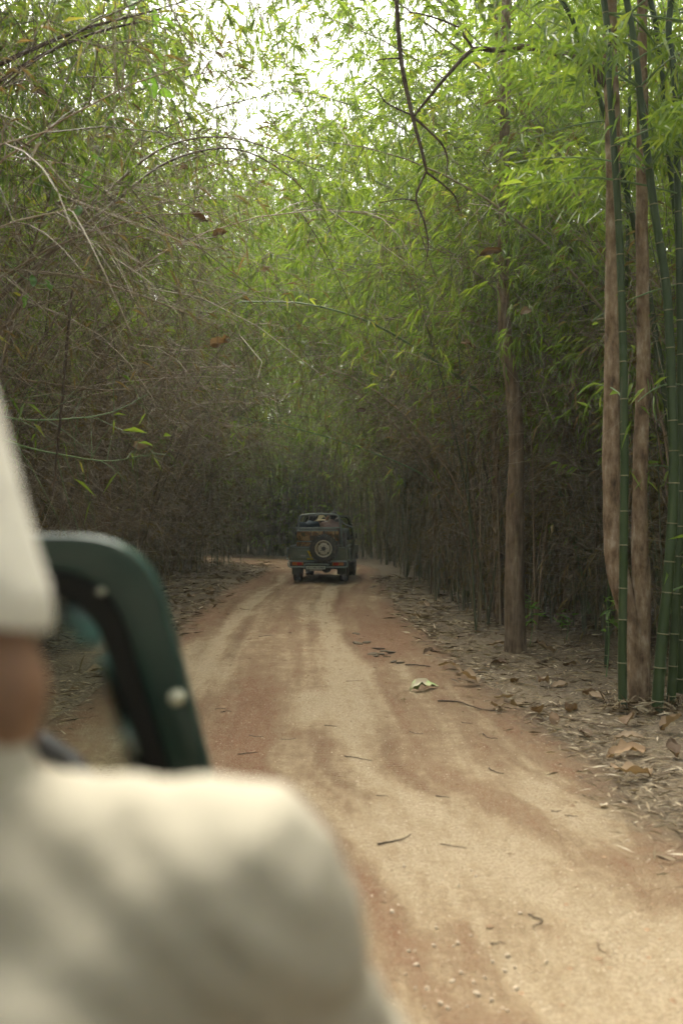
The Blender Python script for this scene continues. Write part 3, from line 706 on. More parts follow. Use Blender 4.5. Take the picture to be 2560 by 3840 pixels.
# --- long arching stems that cross the tunnel
def arching(rows, label, seed, mat, leafn=160, r0=.014, d0=None):
    rg = np.random.default_rng(seed); S = smooth_path(rows, 40); b0 = S[0, :3].copy(); S[:, :3] -= b0
    e = empty('arching_stem', b0); tag(e, label, 'bamboo stem')
    V, Q = batch_tubes(S[None, :, :3], S[None, :, 3], 7); add_mesh('stem', (V, Q), mat, e, rg.random())
    C, _ = sprays(rg, S[None, :, :3], 26, .15, 1.0, (.3, 1.1), 0, .3, 4); rd = np.repeat(np.linspace(.0035, .0012, 4)[None], 26, 0)
    V, Q = batch_tubes(C, rd, 4); add_mesh('side_twigs', (V, Q), mat, e, rg.random())['kind'] = 'stuff'
    if leafn:
        k = rg.integers(0, 26, leafn); B, T = along(C, k, rg.uniform(.4, 1, leafn)); Ls = rg.uniform(.12, .22, leafn)
        V, F = batch_leaves(B, T * .6 + rg.normal(0, .5, (leafn, 3)) + [0, 0, -.45], Ls, Ls * .12, rg, .3)
        tag(obj('foliage', mesh_np('foliage', V, F, M['leaf'], smooth=False, attrs={'rnd': np.repeat(rg.random(leafn), 4)}), e), kind='stuff')
    return e
def arc_rows(pts, r): n = len(pts); return [(*at(px, py, d), r * (1 - .75 * i / (n - 1))) for i, (px, py, d) in enumerate(pts)]
arching(arc_rows([(2210, 2300, 15), (2080, 1800, 14.6), (1850, 1520, 14.2), (1640, 1360, 13.8), (1400, 1215, 13.4), (1150, 1140, 13), (900, 1130, 12.6)], .030), 'dark green stem arching from the right across the tunnel above the jeep', 31, M['shoot'])
arching(arc_rows([(1760, 1950, 20), (1600, 1790, 20), (1350, 1680, 20), (1120, 1610, 19.5), (880, 1560, 19)], .024), 'green stem arching low across the tunnel close above the jeep', 32, M['shoot'], 120)
arching(arc_rows([(-260, 1500, 7.5), (60, 1570, 8), (260, 1570, 8.2), (420, 1545, 8.4), (560, 1475, 8.6)], .011), 'thin green shoot reaching right over the windscreen, the upper of two', 33, M['shoot'], 10)
arching(arc_rows([(-280, 1540, 7.5), (60, 1665, 8), (260, 1710, 8.2), (410, 1728, 8.4), (560, 1705, 8.6)], .011), 'thin green shoot reaching right over the windscreen, the lower of two', 34, M['shoot'], 10)
arching(arc_rows([(-500, 1900, 7.5), (-60, 1350, 8), (200, 920, 8.4), (420, 700, 8.8), (640, 540, 9.2), (900, 520, 9.8), (1200, 640, 10.4)], .020), 'long brown stem arching up from the left tangle towards the sky gap', 35, M['twig'], 40)
arching(arc_rows([(-500, 1700, 8), (-60, 1180, 8.4), (180, 960, 8.8), (400, 780, 9.2), (640, 600, 9.8), (900, 560, 10.4), (1130, 700, 11), (1260, 900, 11.4)], .020), 'long brown stem arching out of the left tangle and drooping at its tip', 36, M['twig'], 40)
arching(arc_rows([(-400, 1000, 8), (0, 1010, 8.3), (300, 1040, 8.6), (560, 1120, 9), (780, 1210, 9.4), (930, 1290, 9.8)], .016), 'bare brown stem sloping down from the left tangle to the tunnel', 37, M['twig'], 0)
arching(arc_rows([(-400, 1350, 9), (60, 1420, 9.2), (350, 1460, 9.5), (560, 1480, 9.8), (760, 1640, 10.2)], .013), 'bare brown stem hanging level across the left tangle', 38, M['twig'], 0)
arching(arc_rows([(-300, 380, 7), (100, 190, 7.4), (330, 100, 7.8), (560, 40, 8.2), (760, -20, 8.6)], .020), 'dark arching stem under the leaves at the top of the left canopy, the higher one', 39, M['bark_dark'], 90)
arching(arc_rows([(-300, 520, 7), (60, 260, 7.4), (300, 140, 7.8), (520, 80, 8.2), (700, 70, 8.6)], .018), 'dark arching stem under the leaves at the top of the left canopy, the lower one', 40, M['bark_dark'], 90)
# --- the bare forked branch hanging against the sky
d3 = 8.5
hb = empty('hanging_branch', at(1488, -60, d3)); tag(hb, 'bare dark forked branch hanging down against the bright canopy', 'branch')
b0 = at(1488, -60, d3)
def hbr(name, rows, dd=d3):
    r_ = np.array(st(dd, rows), float); r_[:, :3] -= b0; add_mesh(name, trunk_mesh(r_, 34, 6, 5, .1), M['bark_dark'], hb)
hbr('main_stem', [(1485, -700, .026), (1486, -300, .024), (1488, 0, .021), (1505, 230, .019), (1545, 430, .017), (1580, 560, .014), (1598, 640, .013)])
hbr('fork', [(1598, 640, .012), (1570, 700, .010), (1560, 750, .009), (1590, 830, .008), (1605, 920, .006), (1590, 1010, .004)])
hbr('fork', [(1545, 432, .012), (1610, 490, .010), (1660, 545, .008), (1677, 600, .007), (1672, 660, .004)])
hbr('fork', [(1600, 645, .010), (1660, 690, .008), (1705, 735, .006), (1722, 790, .004)])
hbr('fork', [(1546, 430, .009), (1480, 400, .007), (1440, 375, .006), (1410, 330, .005), (1365, 300, .003)])
hbr('fork', [(1500, 215, .007), (1440, 218, .005), (1400, 228, .003), (1375, 245, .002)])
hbr('fork', [(1560, 752, .007), (1500, 745, .005), (1420, 760, .003)])
# --- a dark dead vine hanging in the left tangle, and a leafy creeper above it
e = empty('hanging_vine', at(275, 1055, 8)); rows = np.array(st(8, [(275, 1055, .012), (255, 1250, .012), (235, 1480, .011), (215, 1700, .010), (198, 1860, .008)]), float); rows[:, :3] -= at(275, 1055, 8)
add_mesh('stem', trunk_mesh(rows, 30, 6, 8, .12), M['bark_dark'], e); tag(e, 'dark dead vine hanging straight down in the left bamboo tangle', 'vine')
M['broad_leaf'] = leaf_mat('broad_green_leaf', [(0.0, (0.05, 0.12, 0.02)), (1.0, (0.10, 0.20, 0.03))], .5, 2.0)
def broad_leaf_mesh(seed, L, Wd, curl, mat):
    rg = np.random.default_rng(seed); n, k = 9, 5
    u = np.linspace(0, 1, n)[:, None]; v = np.linspace(-1, 1, k)[None]
    w = Wd * np.sin(np.pi * np.clip(u, 0, 1) ** .8) ** .8 * (1 + .08 * rg.normal(size=(n, 1))) + .002
    c1, c2 = rg.uniform(.4, 1.0) * curl, rg.uniform(.3, 1.2) * curl
    X = L * u + 0 * v; Y = w * v * np.cos(c2 * np.abs(v)); Z = w * np.abs(v) * np.sin(c2 * np.abs(v)) + L * .35 * c1 * (u - .5) ** 2 * 2 * np.sign(rg.normal()) + .012 * curl * rg.normal(size=(n, k)) * L / .2 + .004 * np.sin(u * 40)
    V = np.stack([X, Y, Z], -1).reshape(-1, 3); idx = np.arange(n * k).reshape(n, k)
    Q = np.stack([idx[:-1, :-1], idx[1:, :-1], idx[1:, 1:], idx[:-1, 1:]], -1).reshape(-1, 4)
    V[:, 2] -= V[:, 2].min()
    return mesh_np('leaf', V, Q, mat, attrs={'rnd': np.full(len(V), rg.random())})
def creeper(pts, d, leaves, label, seed):
    rg = np.random.default_rng(seed); e = empty('creeper', at(*pts[0], d)); o0 = at(*pts[0], d); tag(e, label, 'creeper')
    P = np.array([at(px, py, d) for px, py in pts]) - o0
    MB().tube(smooth_path(P, 24), .004, 5).build('stem', M['shoot'], e)
    for i, (px, py, s) in enumerate(leaves):
        q = obj('leaf', broad_leaf_mesh(seed + i, s / FPX * d, s / FPX * d * .26, .5, M['broad_leaf']), e, at(px, py, d) - o0)
        q.rotation_euler = (rg.uniform(-.5, .5), rg.uniform(.3, 1.2), rg.uniform(0, 6.28))
creeper([(560, -250), (565, -40), (575, 150), (570, 260), (600, 340), (595, 430)], 7.2, [(520, -10, 90), (560, 120, 80), (580, 190, 70), (600, 240, 90), (560, 280, 90), (540, 320, 70), (590, 350, 80), (570, 390, 85), (430, 420, 60), (600, 60, 70), (575, 30, 70)], 'leafy creeper of broad green leaves hanging left of the sky gap', 61)
creeper([(380, 540), (350, 640), (340, 700)], 7.6, [(340, 590, 80), (360, 640, 80), (330, 680, 70), (300, 770, 60)], 'short creeper with broad green leaves high in the left tangle', 81)
creeper([(20, 980), (90, 1040), (170, 1070)], 7.6, [(120, 1035, 55), (170, 1050, 60), (110, 1100, 60)], 'sprig of broad green leaves low in the left tangle', 91)
# ------------------------------------------------------------------ litter, fallen leaves, twigs, stones
M['straw'] = leaf_mat('fallen_straw', [(0.0, (0.07, 0.05, 0.03)), (0.45, (0.15, 0.11, 0.065)), (0.75, (0.30, 0.24, 0.155)), (1.0, (0.58, 0.52, 0.40))], .12, 1.0, .75, .15)
M['dead_leaf'] = leaf_mat('dead_leaf', [(0.0, (0.075, 0.05, 0.032)), (0.4, (0.16, 0.105, 0.06)), (0.75, (0.24, 0.18, 0.115)), (1.0, (0.30, 0.17, 0.075))], .18, 1.2, .7, .2)
rg = np.random.default_rng(77)
def litter(name, side, n, y0, y1, wide, label, mat, Lr=(.05, .15), pale=0.0):
    y = y0 * (y1 / y0) ** rg.random(n)
    s = y; hw = half_right(s) if side > 0 else half_left(s)
    cx = np.interp(y, RC[:, 1][:170], RC[:, 0][:170])
    u = hw - 0.42 * rg.random(n) ** 2 + wide * rg.random(n) ** 1.35 * np.clip(y / 9, .8, 1.6)
    x = cx + side * u
    keep = vnoise(x * 1.1, y * 1.1, 91) + 0.6 * vnoise(x * 3.1, y * 3.1, 92) + rg.normal(0, .5, n) > -.35
    x, y = x[keep], y[keep]; n = len(x)
    z = np.where(np.abs(x - np.interp(y, RC[:, 1][:170], RC[:, 0][:170])) < (half_right(y) if side > 0 else half_left(y)) + .12, np.maximum(ground_z(x, y), .052), ground_z(x, y)) + rg.uniform(.004, .03, n)
    a = rg.uniform(0, 6.28, n); D = np.stack([np.cos(a), np.sin(a), rg.normal(0, .16, n)], 1)
    L = rg.uniform(*Lr, n) * np.clip(y / 9, .8, 1.9)
    V, F = batch_leaves(np.stack([x, y, z], 1), D, L, L * rg.uniform(.07, .17, n), rg, 0.0)
    tag(obj(name, mesh_np(name, V, F, mat, smooth=False, attrs={'rnd': np.repeat(rg.random(n), 4)})), label, kind='stuff')
litter('leaf_litter', 1, 22000, 4.2, 26, 4.6, 'straw-coloured bamboo leaf litter covering the right verge', M['straw'])
litter('leaf_litter', -1, 20000, 6.0, 36, 3.6, 'straw-coloured bamboo leaf litter covering the left verge', M['straw'])
n = 900; y = 4 * (30 / 4) ** rg.random(n); x = np.interp(y, RC[:, 1][:170], RC[:, 0][:170]) + rg.normal(0, 1.3, n).clip(-2, 2)
z = np.array([road_z(a_, b_) for a_, b_ in zip(x, y)]) + .006; a = rg.uniform(0, 6.28, n); L = rg.uniform(.02, .07, n) * np.clip(y / 9, .8, 1.8)
V, F = batch_leaves(np.stack([x, y, z], 1), np.stack([np.cos(a), np.sin(a), rg.normal(0, .05, n)], 1), L, L * .12, rg, 0)
tag(obj('road_litter', mesh_np('road_litter', V, F, M['dead_leaf'], smooth=False, attrs={'rnd': np.repeat(rg.random(n) * .6, 4)})), 'scattered bits of dry leaf on the sandy road', kind='stuff')
# large dry leaves, each one a thing
BIG = [broad_leaf_mesh(300 + i, rg.uniform(.16, .26), rg.uniform(.045, .075), rg.uniform(.5, 1.1), M['dead_leaf']) for i in range(12)]
def drop_leaf(x, y, me, label, group, sc=1.0, tilt=.25, name='fallen_leaf', cat='leaf', lift=.012):
    o = obj(name, me, None, (x, y, road_z(x, y) + lift), (rg.normal(0, tilt), rg.normal(0, tilt), rg.uniform(0, 6.28))); o.scale = (sc,) * 3
    return tag(o, label, cat, group)
def ground_at(px, py):
    d = 1.65 * FPX / (py - 1935); return (px - 1280) / FPX * d, d
spots = [(1645, 2420), (1720, 2525), (1905, 2515), (1790, 2590), (1935, 2580), (1850, 2640), (1960, 2660), (2020, 2700), (2120, 2700), (2260, 2660), (2210, 2790), (1880, 2680), (2075, 2745), (2300, 2810), (1990, 2330), (2070, 2480), (2160, 2520), (1830, 2450), (2420, 2860), (2350, 2750), (2180, 2640), (1690, 2350), (1760, 2400), (2480, 2780), (2050, 2590), (2130, 2600), (1640, 2470), (2440, 2950), (2530, 2880), (1580, 2330), (1610, 2290)]
for i, (px, py) in enumerate(spots):
    x, y = ground_at(px, py); drop_leaf(x, y, BIG[i % 12], 'curled dry brown leaf lying in the litter of the right verge', 'curled dry leaves on the right verge', rnd(.8, 1.25))
for i, (px, py) in enumerate([(700, 2270), (730, 2250), (660, 2300), (760, 2290), (640, 2280), (690, 2235), (800, 2240), (620, 2310), (840, 2215), (560, 2330), (770, 2225), (680, 2310), (390, 2450), (330, 2540), (300, 2600), (900, 2190), (950, 2160), (980, 2130)]):
    x, y = ground_at(px, py); drop_leaf(x, y, BIG[(i + 5) % 12], 'curled dry brown leaf lying in the litter of the left verge', 'curled dry leaves on the left verge', rnd(.8, 1.25))
# the big half-green leaf on the road
m, t, b = mat_new('half_green_leaf'); c = ramp(t, noise(t, 9, 3), [(0.42, (0.22, 0.175, 0.09)), (0.52, (0.26, 0.26, 0.11)), (0.62, (0.24, 0.33, 0.11))])
t.links.new(c, b.inputs['Base Color']); b.inputs['Roughness'].default_value = .6; M['half_green'] = m
x, y = ground_at(1535, 2600)
bl = drop_leaf(x, y, broad_leaf_mesh(417, .28, .09, .75, M['half_green']), 'big curled half-green leaf lying on the sandy road', None, 1.0, .1); bl.rotation_euler = (.06, -.05, .1); bl.location.z -= .02
for px, py in [(1500, 2645), (2265, 3060)]:
    x, y = ground_at(px, py); drop_leaf(x, y, broad_leaf_mesh(420 + px, .06, .022, .6, M['straw']), 'small pale scrap of leaf on the sandy road', 'pale leaf scraps on the road', 1.0, .1)
# mud flakes in the washed-out rut
M['mud'] = simple('dried_mud', (0.105, 0.085, 0.058), .95, scale=30, spec=.1)
FL = []
for i in range(5):
    k = 8; a = np.arange(k) / k * 6.283; r_ = rg.uniform(.6, 1.1, k)
    FL.append(MB().prism(list(zip(r_ * np.cos(a) * .075, r_ * np.sin(a) * .05)), 'z', 0, .014).build('mud_flake', M['mud'], None, .003).data)
for o in [o for o in bpy.data.objects if o.name.startswith('mud_flake')]: bpy.data.objects.remove(o)
for i, (px, py) in enumerate([(1340, 2415), (1372, 2408), (1415, 2430), (1440, 2438), (1425, 2455), (1450, 2465), (1410, 2470), (1475, 2490), (1395, 2462), (1500, 2495), (1335, 2380), (1465, 2450)]):
    x, y = ground_at(px, py); drop_leaf(x, y, FL[i % 5], 'dark flake of dried mud beside the red rut in the road', 'mud flakes by the red rut', rnd(.7, 1.3), .12, 'mud_flake', 'mud flake', .004)
# dry twigs on the road and the verge
def ground_twig(pts, r, label, group=None, mat='bark_dark'):
    P = []
    for px, py in pts:
        x, y = ground_at(px, py); P.append((x, y, road_z(x, y) + r * 1.2))
    o = np.array(P[0]); S = smooth_path(np.array(P) - o, 10); S[:, :2] += rg.normal(0, .004, (10, 2))
    r = r * .75; ob = MB().tube(S, np.linspace(r, r * .5, 10), 6).build('twig', M[mat], None, loc=tuple(o)); return tag(ob, label, 'twig', group)
rg_ = np.random.default_rng(8); k = 700     # litter heaped round the stem bases
bx = np.concatenate([rg_.normal(2.32, .10, 150), rg_.normal(2.62, .2, 550)]); by = np.concatenate([rg_.normal(8.15, .08, 150), rg_.normal(8.3, .22, 550)])
Lk = rg_.uniform(.06, .16, k); Vk, Fk = batch_leaves(np.stack([bx, by, ground_z(bx, by) + rg_.uniform(0, .07, k)], 1), rg_.normal(0, 1, (k, 3)) * [1, 1, .45], Lk, Lk * .14, rg_, .1)
tag(obj('stem_base_litter', mesh_np('stem_base_litter', Vk, Fk, M['straw'], smooth=False, attrs={'rnd': np.repeat(rg_.random(k) * .9, 4)})), 'dry sheaths and leaves heaped round the green stems', kind='stuff')
ground_twig([(1640, 2645), (1720, 2652), (1800, 2675), (1900, 2690)], .011, 'long bent dry stick reaching from the road onto the right verge')
ground_twig([(1520, 2510), (1560, 2518), (1612, 2524)], .013, 'straight dark stick beside the red rut on the road')
ground_twig([(1415, 3190), (1470, 3180), (1510, 3165), (1540, 3150)], .006, 'forked dry twig lying flat in the middle of the road')
ground_twig([(1650, 3176), (1700, 3183), (1745, 3188)], .004, 'thin straight twig beside the forked one on the road')
ground_twig([(1980, 3445), (2010, 3462), (2028, 3475), (1995, 3500)], .005, 'hooked brown twig on the pale wheel track')
ground_twig([(2238, 3548), (2245, 3580), (2290, 3618)], .004, 'curved reddish twig on the pale wheel track', mat='bark')
ground_twig([(1835, 2908), (1850, 2922), (1890, 2930)], .006, 'short dark twig on the brown band of the road')
ground_twig([(1808, 2768), (1830, 2785), (1865, 2785)], .005, 'curled dry twig near the right edge of the road')
ground_twig([(1290, 2850), (1330, 2852), (1390, 2866)], .005, 'small brown twig on the bare sand beside the shoulder')
ground_twig([(890, 2855), (930, 2850), (965, 2846)], .005, 'dark straight twig lying just past the windscreen post')
for px, py, w in [(830, 2678, 50), (850, 2690, 40), (960, 2790, 50), (1080, 2790, 60), (1240, 2740, 45), (1000, 2400, 60), (1090, 2290, 55), (1320, 2560, 50), (920, 2290, 40), (1560, 2760, 60), (2080, 3060, 40), (2140, 3080, 50), (1860, 3560, 50), (1430, 3000, 40), (1660, 3000, 50), (1750, 2730, 45), (1180, 2215, 60), (1400, 2210, 50)]:
    a_ = rnd(-10, 10); ground_twig([(px - w / 2, py - a_ * .3), (px, py + rnd(-3, 3)), (px + w / 2, py + a_ * .3)], rnd(.003, .005), 'short dry twig lying on the sandy road', 'short twigs on the road')
# sticks on the right verge
for pts, lab in [([(2110, 2500), (2180, 2400), (2290, 2280)], 'long dry stick leaning up out of the litter beside the forked tree'), ([(1960, 2290), (2080, 2265), (2170, 2240)], 'fallen stick lying behind the straight tree'), ([(2050, 2690), (2200, 2740), (2370, 2760)], 'thin dry stick lying before the green stems')]:
    ground_twig(pts, .012, lab, None, 'bark_grey')
# stones: loose ones on the near road
ST = []
for i in range(5):
    import bmesh
    bm = bmesh.new(); bmesh.ops.create_icosphere(bm, subdivisions=1, radius=1.0)
    for v in bm.verts: v.co *= rg.uniform(.7, 1.15)
    me = bpy.data.meshes.new('pebble'); bm.to_mesh(me); bm.free(); ST.append(me)
M['stone'] = simple('pale_stone', (0.42, 0.34, 0.24), .9, var=.3, scale=30)
for me in ST:
    me.materials.append(M['stone']); me.polygons.foreach_set('use_smooth', np.ones(len(me.polygons), bool))
pb = [(1495, 3530), (1520, 3690), (1555, 3740), (1600, 3745), (1625, 3570), (1640, 3585), (1680, 3630), (1560, 3660), (1720, 3790), (1750, 3805), (1815, 3690), (1530, 3600), (1700, 3570), (1650, 3800), (1590, 3810), (1780, 3750), (1840, 3780), (1470, 3450), (1600, 3480), (1900, 3820), (2260, 2915), (2280, 2930), (1930, 2580)]
for k in range(26):
    pb.append((rnd(1420, 1900) + rnd(0, 200), rnd(3250, 3835)))
for px, py in pb:
    x, y = ground_at(px, py); r_ = rnd(.0045, .0125)
    o = obj('pebble', ST[int(rg.integers(0, 5))], None, (x, y, road_z(x, y) + r_ * .3), tuple(rg.uniform(0, 6, 3))); o.scale = (r_ * 1.2, r_, r_ * .75)
    tag(o, 'small pale stone lying loose on the sandy road', 'stone', 'loose stones on the road')
n = 4200; y = 3.3 * (16 / 3.3) ** rg.random(n); x = np.interp(y, RC[:, 1][:170], RC[:, 0][:170]) + rg.uniform(-1.9, 2.1, n)
z = np.array([road_z(a_, b_) for a_, b_ in zip(x, y)]); r_ = rg.uniform(.0018, .0055, n)
oc = np.array([[1, 0, 0], [-1, 0, 0], [0, 1, 0], [0, -1, 0], [0, 0, 1], [0, 0, -.5]]); fo = np.array([[0, 2, 4], [2, 1, 4], [1, 3, 4], [3, 0, 4]])
V = (np.stack([x, y, z], 1)[:, None] + oc[None] * r_[:, None, None] * rg.uniform(.7, 1.2, (n, 6, 1))).reshape(-1, 3)
tag(obj('gravel', mesh_np('gravel', V, (np.arange(n)[:, None, None] * 6 + fo[None]).reshape(-1, 3), M['stone'])), 'fine gravel strewn over the sandy road', kind='stuff')
# dead leaves caught in the branches
for i, (px, py, d, s, lab) in enumerate([(730, 820, 9.0, .19, 'large dark dead leaf caught in the left branches below the sky gap'), (690, 640, 9.2, .12, 'dark dead leaf caught above the largest one on the left'), (822, 890, 9.2, .15, 'narrow dark dead leaf hanging beside the largest one'), (140, 345, 7.6, .13, 'dark dead leaf hanging high in the left canopy'),
        (840, 1312, 11, .26, 'brown curled leaf caught level at the edge of the left tangle'), (1825, 965, 9.0, .22, 'orange-brown dead leaf hanging before the pale trunk'), (1750, 1290, 11, .17, 'dark curled leaf hanging left of the straight trunk'), (2085, 880, 10, .13, 'grey dead leaf caught right of the pale trunk'), (990, 1030, 14, .2, 'brown leaf caught in the middle of the canopy'),
        (530, 1670, 10, .18, 'dark dead leaf caught on a bare stem low in the left tangle'), (1970, 1180, 10, .14, 'brown shrivelled leaf hanging just right of the straight trunk'), (1350, 1545, 16, .17, 'brown leaf hanging in the tunnel above the jeep')]):
    o = obj('hanging_leaf', broad_leaf_mesh(500 + i, s, s * .34, 1.1, M['dead_leaf'] if i not in (5, 8) else M['dead_leaf']), None, at(px, py, d) + np.array([-.4 * s, 0, 0]), (rnd(-.6, .6) + 1.0, rnd(-.4, .4), rnd(-.6, .6)))
    tag(o, lab, 'leaf')
# seedlings at the foot of the straight tree and by the green stems
def seedling(px, py, h, label, seed, nl=16):
    r2 = np.random.default_rng(seed); x, y = ground_at(px, py); z = road_z(x, y); e = empty('bamboo_seedling', (x, y, z)); tag(e, label, 'seedling', 'seedlings by the trees')
    P = [np.array([.03 * math.sin(3 * u), 0, h * u]) for u in np.linspace(0, 1, 8)]; MB().tube(P, np.linspace(.006, .003, 8), 6).build('stem', M['shoot'], e)
    for i in range(nl):
        L = r2.uniform(.12, .22); q = obj('leaf', broad_leaf_mesh(seed * 50 + i, L, L * .075, .4, M['broad_leaf']), e, P[int(r2.integers(4, 8))] + r2.normal(0, .02, 3)); q.rotation_euler = (r2.normal(0, .3), r2.uniform(-.5, .6), r2.uniform(0, 6.28))
seedling(1985, 2440, .55, 'small bamboo seedling with bright leaves at the foot of the straight tree', 7, 18)
seedling(2120, 2420, .35, 'low bamboo seedling between the straight tree and the green stems', 8, 12)
seedling(2270, 2560, .75, 'thin bamboo seedling in front of the forked tree', 9, 14)

# crumbs of soil thrown up beside the ruts
M['clod'] = simple('soil_clod', (0.21, 0.135, 0.075), .95, var=.3, scale=14)
n = 5200; y = 3.3 * (26 / 3.3) ** rg.random(n); x = np.interp(y, RC[:, 1][:170], RC[:, 0][:170]) + rg.uniform(-2.0, 2.1, n)
kp = vnoise(y * .3, x * 4.0, 31) + .5 * vnoise(y * 1.1, x * 2.0, 34) + .35 * (np.abs(x + .4) > 1.3) > .12; x, y = x[kp], y[kp]; n = len(x)
z = np.array([road_z(a_, b_) for a_, b_ in zip(x, y)]); r_ = np.exp(rg.normal(math.log(.006), .5, n)).clip(.002, .022) * np.clip(y / 8, .8, 1.6)
V = (np.stack([x, y, z], 1)[:, None] + oc[None] * r_[:, None, None] * rg.uniform(.6, 1.25, (n, 6, 1)) * [1.2, 1.2, .7]).reshape(-1, 3)
tag(obj('soil_crumbs', mesh_np('soil_crumbs', V, (np.arange(n)[:, None, None] * 6 + fo[None]).reshape(-1, 3), M['clod'], smooth=False)), 'loose crumbs of brown soil beside the wheel ruts', kind='stuff')
# ------------------------------------------------------------------ open safari jeeps (local frame: origin on the ground under the rear axle, +Y forward)
M['rubber'] = simple('tyre_rubber', (0.035, 0.033, 0.030), .85, scale=20, dirt=(0.16, 0.12, 0.075), dirt_amt=.6)
M['black'] = simple('black_trim', (0.018, 0.018, 0.018), .55, scale=20, dirt=(0.10, 0.085, 0.06), dirt_amt=.3)
M['gasket'] = simple('black_gasket', (0.009, 0.009, 0.008), .75, scale=20, spec=.15)
M['rim'] = simple('cream_rim', (0.60, 0.55, 0.43), .5, scale=14, dirt=(0.22, 0.16, 0.10), dirt_amt=.5)
M['rim_well'] = simple('shaded_rim_well', (0.27, 0.235, 0.165), .7, scale=14)  # darker than the rim: the recess's shade is put into the colour
M['rim_dark'] = simple('dark_rim', (0.05, 0.05, 0.045), .5, scale=14, dirt=(0.2, 0.15, 0.1), dirt_amt=.5)
M['body_olive'] = simple('olive_paint', (0.075, 0.100, 0.052), .42, scale=6, spec=.5, dirt=(0.20, 0.16, 0.10), dirt_amt=.5)
M['body_green'] = simple('bottle_green_paint', (0.004, 0.024, 0.019), .32, scale=6, spec=.4, dirt=(0.03, 0.045, 0.035), dirt_amt=.2, coat=.1)
M['rail'] = simple('grey_green_tube', (0.17, 0.20, 0.185), .4, scale=10, spec=.5, dirt=(0.2, 0.16, 0.1), dirt_amt=.3)
M['rail_blue'] = simple('blue_grey_tube', (0.10, 0.17, 0.19), .4, scale=10)
M['leather'] = simple('seat_vinyl', (0.07, 0.06, 0.045), .6, scale=12)
M['lens_red'] = simple('red_lens', (0.45, 0.03, 0.02), .25, scale=60, spec=.5)
M['lens_amber'] = simple('amber_lens', (0.45, 0.14, 0.03), .25, scale=60, spec=.5)
M['lens_clear'] = simple('clear_lens', (0.5, 0.5, 0.47), .15, scale=60, spec=.5)
M['plate'] = simple('number_plate', (0.55, 0.57, 0.50), .6, scale=30)
M['plate_ink'] = simple('plate_ink', (0.10, 0.11, 0.10), .7, scale=30)
M['yellow'] = simple('yellow_sticker', (0.62, 0.47, 0.02), .6, scale=30, dirt=(0.3, 0.2, 0.05), dirt_amt=.4)
M['sticker_ink'] = simple('sticker_print', (0.28, 0.17, 0.01), .7, scale=30)
M['badge'] = simple('grey_badge', (0.26, 0.25, 0.21), .5, scale=40)
M['olive_rubber'] = simple('olive_knob', (0.27, 0.265, 0.19), .45, scale=30)
m, t, b = mat_new('camouflage_canvas')
n1 = noise(t, 7, 3, .5); n2 = noise(t, 15, 3, .5, dist=.6)
c = ramp(t, n1, [(0.38, (0.07, 0.045, 0.02)), (0.44, (0.17, 0.075, 0.022)), (0.52, (0.27, 0.13, 0.04)), (0.60, (0.40, 0.25, 0.10))])
c = mixc(t, ramp(t, n2, [(0.56, (0, 0, 0)), (0.60, (1, 1, 1))]), c, (0.09, 0.075, 0.03))
t.links.new(c, b.inputs['Base Color']); b.inputs['Roughness'].default_value = .8; M['camo'] = m
m, t, b = mat_new('windscreen_glass')
tr = t.nodes.new('ShaderNodeBsdfTransparent'); tr.inputs[0].default_value = (.90, .93, .90, 1); gl = t.nodes.new('ShaderNodeBsdfGlossy'); gl.inputs['Roughness'].default_value = .02
fr = t.nodes.new('ShaderNodeLayerWeight'); fr.inputs[0].default_value = .12; mx = t.nodes.new('ShaderNodeMixShader')
t.links.new(fr.outputs[0], mx.inputs[0]); t.links.new(tr.outputs[0], mx.inputs[1]); t.links.new(gl.outputs[0], mx.inputs[2]); t.links.new(mx.outputs[0], t.nodes['Material Output'].inputs[0]); M['glass'] = m

